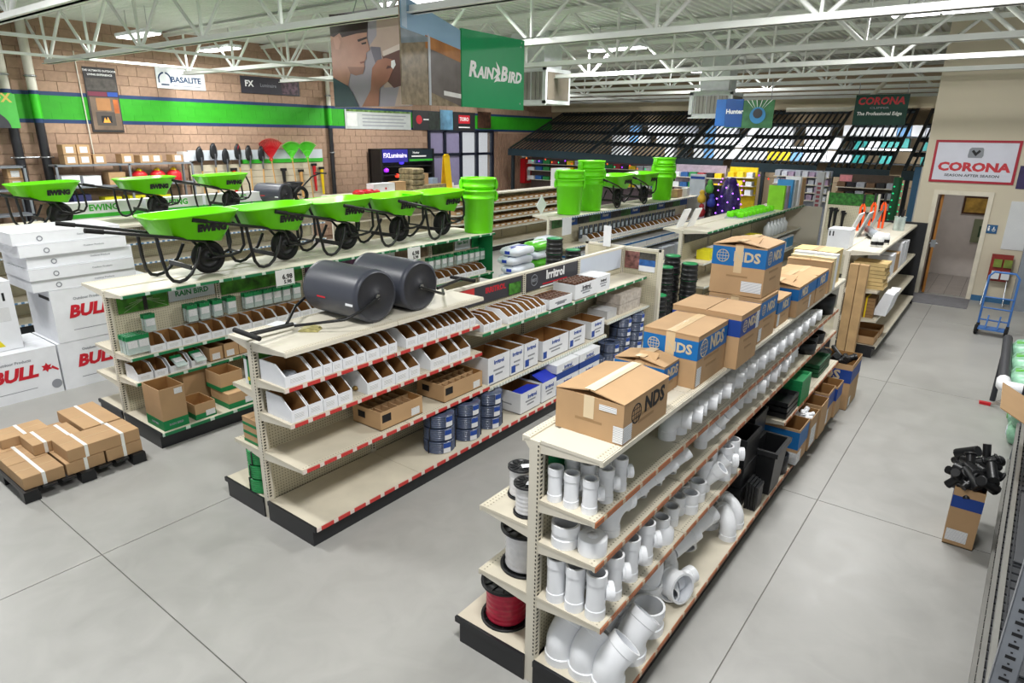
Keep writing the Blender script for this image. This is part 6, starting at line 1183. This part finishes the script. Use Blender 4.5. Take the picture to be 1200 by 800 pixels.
g = thing('hanging_sign', 'dark green hanging banner with red and white lettering above the pergola', 'sign', (-2.7, 17.0, 3.7), ws=True); part(MB().box(-3.25, -2.2, 17.0, 17.02, 3.36, 4.0), 'sheet', mat('banner_green', '#164237', .5, var=.1), g); text(g, 'CORONA', .21, (-2.74, 16.995, 3.86), FY, mat('corona_red', '#C4333C', .5), .02, .15); text(g, 'CLIPPER', .06, (-2.75, 16.995, 3.72), FY, inkg, .01, 0, 'CENTER', 'lettering', 1.8); text(g, 'The Professional Edge', .1, (-2.74, 16.995, 3.6), FY, inkw, .015, .1); part(MB().tube([(-3.2, 17.01, 4.0), (-3.2, 16.95, 4.26)], .008, 4).tube([(-2.25, 17.01, 4.0), (-2.25, 16.95, 4.26)], .008, 4), 'hanger_wire', steel, g)
tag(MB().tube([(-5.0, 18.0, 3.74), (-3.55, 18.0, 3.74), (-3.3, 18.0, 3.8), (-2.9, 18.0, 4.3), (-2.6, 18.0, 4.9), (-2.6, 18.0, 5.2)], .05, 8).build('drain_pipe', mat('pipe_pale', '#CFCCBF')), 'pale pipe running above the pergola and up to the deck', 'pipe')
# ------------------------------------------------ doorway wall items
g = thing('wall_banner', 'white banner with red border and red lettering above the doorway', 'banner', (-.74, 15.72, 2.27), ws=True)
part(MB().box(-1.435, -.06, 15.715, 15.735, 2.265, 3.065), 'sheet', mat('banner_lilac', '#D5D6E2', .5, var=.05, sc_=3), g); rb = mat('border_red', '#A82335', .5)
for a in ((-1.435, -.06, 3.02, 3.065), (-1.435, -.06, 2.265, 2.31), (-1.435, -1.39, 2.31, 3.02), (-.105, -.06, 2.31, 3.02)): part(MB().box(a[0], a[1], 15.712, 15.715, a[2], a[3]), 'border', rb, g)
text(g, 'CORONA', .215, (-.745, 15.713, 2.56), FY, mat('corona_red', '#C4333C'), .03, 0, 'CENTER', 'lettering', 1.22); text(g, 'SEASON AFTER SEASON', .066, (-.745, 15.713, 2.405), FY, ink, .01, 0, 'CENTER', 'lettering', 1.25)
part(MB().prism([(-.86, 2.74), (-.64, 2.74), (-.62, 2.78), (-.63, 2.9), (-.65, 2.93), (-.83, 2.93), (-.86, 2.9), (-.87, 2.78)], 'y', 15.711, 15.715), 'grey_emblem', inkg, g); part(MB().add([(-.82, 15.71, 2.86), (-.745, 15.71, 2.77), (-.67, 15.71, 2.86), (-.70, 15.71, 2.89), (-.745, 15.71, 2.84), (-.79, 15.71, 2.89)], [(0, 1, 2, 3, 4, 5)]), 'leaf_emblem', ink, g)
g = thing('washroom_sign', 'small blue washroom sign right of the doorway', 'sign', (-.235, 15.735, 1.34)); MB().box(-.095, .095, -.012, 0, 0, .165).build('plate', mat('sign_blue', '#2A5A86', .4), g); MB().lathe([(.014, -.013), (0, -.0135)], 10, 0, (-.04, 0, .13), False, 'y').box(-.055, -.025, -.0135, -.012, .05, .11).build('person_pictogram', inkw, g); MB().ring((.04, -.013, .07), .025, .005, 12, 4, 'y', rz=.001).box(.03, .045, -.0135, -.012, .07, .13).build('wheelchair_pictogram', inkw, g)
tag(MB().box(-.02, .5, 15.725, 15.738, 1.06, 1.97).build('wall_chart', label_m), 'large white printed chart on the cream wall at the right edge', 'chart'); tag(MB().box(-.015, .5, 15.72, 15.738, 2.2, 2.62).build('wall_poster', mat('purple_poster', '#3A2F5C', .5, var=.3)), 'purple poster at the right edge beside the red-bordered banner', 'poster')
bs = thing('leaflet_stand', 'red leaflet stand with silver legs against the cream wall', 'stand', (.05, 15.6, 0))
MB().prism([(.0, .45), (.04, .45), (.04, .97), (.0, .97)], 'x', -.17, .17).build('back_board', mat('stand_red', '#8E2F28', .5), bs)
for i, x in enumerate((-.12, .04)):
    for j, z in enumerate((.5, .73)): MB().box(x, x+.13, -.05, .0, z, z+.15).build('leaflet', [wcard, mat('box_olive', '#7A8A3A', .5, var=.3)][j], bs)
for x in (-.15, .15): MB().tube([(x, .02, .5), (x*1.15, -.25, 0)], .014, 6).build('leg', steel, bs)
tag(MB().box(.33, .6, 15.2, 15.6, 0, 1.2).build('grey_cabinet', shelfm), 'grey cabinet at the right edge beside the red leaflet stand', 'cabinet')
hb = mat('truck_blue', '#3F6FB0', .4); ht = thing('hand_truck', 'blue four-wheeled hand truck parked upright before the cream wall', 'hand truck', (.12, 12.95, 0), R(-4))
MB().tube([(-.2, .1, .12), (-.2, .12, .95), (-.14, .12, 1.02), (.14, .12, 1.02), (.2, .12, .95), (.2, .1, .12)], .017, 8).build('frame', hb, ht)
for z in (.22, .42, .6): MB().tube([(-.2, .1, z), (.2, .1, z)], .013, 6).build('cross_bar', hb, ht)
MB().box(-.22, .22, -.14, .1, .1, .12).build('toe_plate', hb, ht)
for x in (-.2, .2):
    for y in (-.08, .12): MB().ring((x, y, .085), .06, .025, 16, 6, 'x').lathe([(.045, -.015), (.045, .015)], 10, 0, (x, y, .085), False, 'x').build('wheel', rubber, ht)
MB().tube([(-.08, -.1, .12), (-.08, .1, .3)], .012, 5).tube([(.08, -.1, .12), (.08, .1, .3)], .012, 5).build('strut', hb, ht)
# ------------------------------------------------ grey rack and goods at the right edge
galv = mat('galvanised', '#8C9199', .4, .5, var=.12, sc_=8); wire_d = mat('wire_deck', '#34363A', .5)
rk = thing('pallet_rack', 'grey slotted steel rack along the right edge with black parts on its decks', 'rack', (.5, 2.6, 0), ws=True)
for y, x in ((2.62, .275), (2.62, 1.1), (5.0, 1.1), (7.4, 1.1), (7.4, .30)):
    h_ = 2.3 if y < 3 else 1.3
    part(MB().box(x, x+.075, y, y+.004, 0, h_).box(x, x+.004, y, y+.06, 0, h_).box(x+.071, x+.075, y, y+.06, 0, h_), 'upright', galv, rk)
    sl_ = MB()
    for k in range(30): sl_.box(x+.022, x+.053, y-.001, y, .3+k*.05, .314+k*.05).box(x+.034, x+.041, y-.001, y, .325+k*.05, .332+k*.05)
    part(sl_, 'slot_row', ink, rk)['kind'] = 'stuff'
for z in (.14, .52, .92):
    a, c = 2.72, 7.36
    part(MB().box(.285, .308, a, c, z-.04, z), 'beam', mat('beam_grey', '#8C8B86', .45, .3), rk); part(MB().box(1.08, 1.1, a, c, z-.05, z), 'beam', galv, rk)
    cw = MB()
    for k in range(60): cw.box(.31, 1.08, a+(c-a)*k/60, a+(c-a)*k/60+.05, z-.03, z-.018)
    for k in range(9): cw.box(.32+k*.09, .328+k*.09, a, c, z-.018, z-.012)
    part(cw, 'wire_deck', wire_d, rk)['kind'] = 'stuff'
    for k, (y0, y1) in enumerate(((2.75, 3.3), (3.9, 4.5), (5.3, 6.1))): part(MB().box(.33, .52+.14*(k % 2), y0+.3*z-.2*k, y1+.3*z+.1, z-.011, z-.004), 'deck_plate', mat('plate_grey', '#56585C', .45, .3), rk)
rk.rotation_euler = (0, 0, R(-1.8))
for k in range(30):
    a = random.random; z = [.13, .51, .91][k % 3]; y = 3.1+a()*4.0
    o = tag(MB().tube([(0, 0, 0), (0, .2+.25*a(), 0)], .03+.02*a(), 8).ring((0, .05, 0), .045, .012, 10, 5, 'y').build('black_pipe_part', blk_p), 'black pipe part lying on the grey rack, %s of thirty' % ORD[k], 'pipe part', 'black parts on the grey rack'); o.location = (.40+a()*.12+(y-2.6)*.03, y, z+.066); o.rotation_euler = (0, 0, -a()*.3)
for i, (y, z, h) in enumerate(((3.5, .13, .14), (4.9, .13, .14), (6.3, .13, .14), (6.6, .51, .14), (4.2, .51, .14))): tub('dark shallow tray on the grey rack, %s of five' % ORD[i], (.80, y, z), .34, .6, h, .95, m=mat('tray_grey', '#4A4C50', .5), name='parts_tray', cat='tray')
carton('open brown carton on the grey rack with a raised front flap', (.68, 5.5, .92), .5, .6, .28, top='open', tapeon=False, lines=False)
o = [o for o in ROOT.objects if o.get('label', '').startswith('open brown carton on the grey rack')][0]; MB(Matrix.Translation((-.25, 0, .3)) @ Matrix.Rotation(R(-62), 4, 'Y')).box(-.003, .003, -.3, .3, 0, .26).build('flap', card, o)
carton('second brown carton deeper on the grey rack', (.78, 4.75, .92), .4, .4, .34, tapeon=False, lines=False)
g = carton('brown carton with dark blue band on the floor beside the grey rack', (.17, 5.83, 0), .2, .40, .50, band=navyb, bz=(.66, .86), top='open', tapeon=False, lines=False, sticker=(('y', -.09, .04, .14, .1),))
for i in range(26):
    a = random.random; e = MB().tube([(0, 0, -.09), (0, 0, .09)], .03+.015*a(), 9).ring((0, 0, .08), .035, .01, 10, 5).tube([(0, 0, .02), (.09, 0, .05)], .028, 8)
    o = tag(e.build('black_fitting', blk_p), 'black fitting heaped over the floor carton, %s of the heap' % ORD[i], 'fitting', 'black fittings over the floor carton'); o.location = (.17+(a()-.5)*.22, 5.9+(a()-.5)*.5, .48+a()*.24*(1-abs(i-13)/20)); o.rotation_euler = (a()*3, a()*3, a()*3)
g = thing('red_tag', 'small red tag with thin wires on the floor near the grey rack', 'tag', (.2, 9.3, 0)); MB().prism([(-.055, 0), (.055, 0), (.06, .03), (-.06, .03)], 'y', -.03, .03).build('tag', redp, g)
for k in range(4): MB().tube([(.05, 0, .02), (.2, .1-.1*k, .1), (.42, .35-.2*k, .03)], .006, 4).build('wire', mat('wire_grey', '#8A8078'), g)
g = thing('bumper_pipe', 'dark pipe with a white corner elbow at the far end of the grey rack', 'pipe', (.25, 8.5, 0), ws=True)
part(MB().tube([(.27, 7.75, .78), (.27, 9.6, .78)], .05, 10), 'pipe', mat('pipe_dark', '#35373D', .5), g); part(MB().tube([(.27, 7.78, .78), (.27, 7.62, .78), (.3, 7.58, .78), (.42, 7.58, .78)], .062, 10), 'elbow', pvc, g); part(MB().tube([(.42, 7.58, .78), (1.0, 7.58, .78)], .05, 10), 'pipe', mat('pipe_dark', '#35373D'), g)
for y in (9.5,): part(MB().tube([(.27, y, 0), (.27, y, .75)], .03, 6), 'post', mat('pipe_dark', '#35373D'), g)
for k in range(6): sack('green and white sack piled at the far end of the grey rack, %s of six' % ORD[k], (.72, 8.3+.55*(k % 2), .0+(k//2)*.2), .6, .5, .2, mat('sack_green', '#8FC2A4', .35, var=.5, sc_=8), [plw, gb][k % 2], 'sacks by the grey rack')
for k in range(3): sack('topmost green and white sack beside the dark bumper pipe, %s' % ORD[k], (.62, 8.1+.6*k, .62), .6, .5, .22, mat('sack_green', '#8FC2A4'), gb, 'top sacks by the grey rack')

for i, x in enumerate((-11.2, -8.0, -5.6, -3.2)):
    L = thing('strip_lamp', 'lit strip lamp fixed under the pergola slats, %s from the left' % ORD[i], 'lamp', (x, 21.9, 2.75), ws=True)
    part(MB().box(x-.7, x+.7, 21.86, 21.94, 2.80, 2.84), 'lamp_housing', hous, L); part(MB().tube([(x-.68, 21.9, 2.785), (x+.68, 21.9, 2.785)], .015, 8), 'tube', glow, L); part(MB().tube([(x-.6, 21.9, 2.84), (x-.6, 21.9, 3.15)], .008, 4), 'hanger_wire', steel, L); part(MB().tube([(x+.6, 21.9, 2.84), (x+.6, 21.9, 3.15)], .008, 4), 'hanger_wire', steel, L)
    ld = bpy.data.lights.new('lamp_light', 'AREA'); ld.shape = 'RECTANGLE'; ld.size = 1.4; ld.size_y = .1; ld.energy = 55; lo = bpy.data.objects.new('lamp_light', ld); ROOT.objects.link(lo); lo.location = (x, 21.95, 2.77); lo.rotation_euler = (R(75), 0, 0); lo.parent = L; lo.matrix_parent_inverse = Matrix.Translation(-L.location)
for o in list(TMP.objects): bpy.data.objects.remove(o)
bpy.data.collections.remove(TMP)
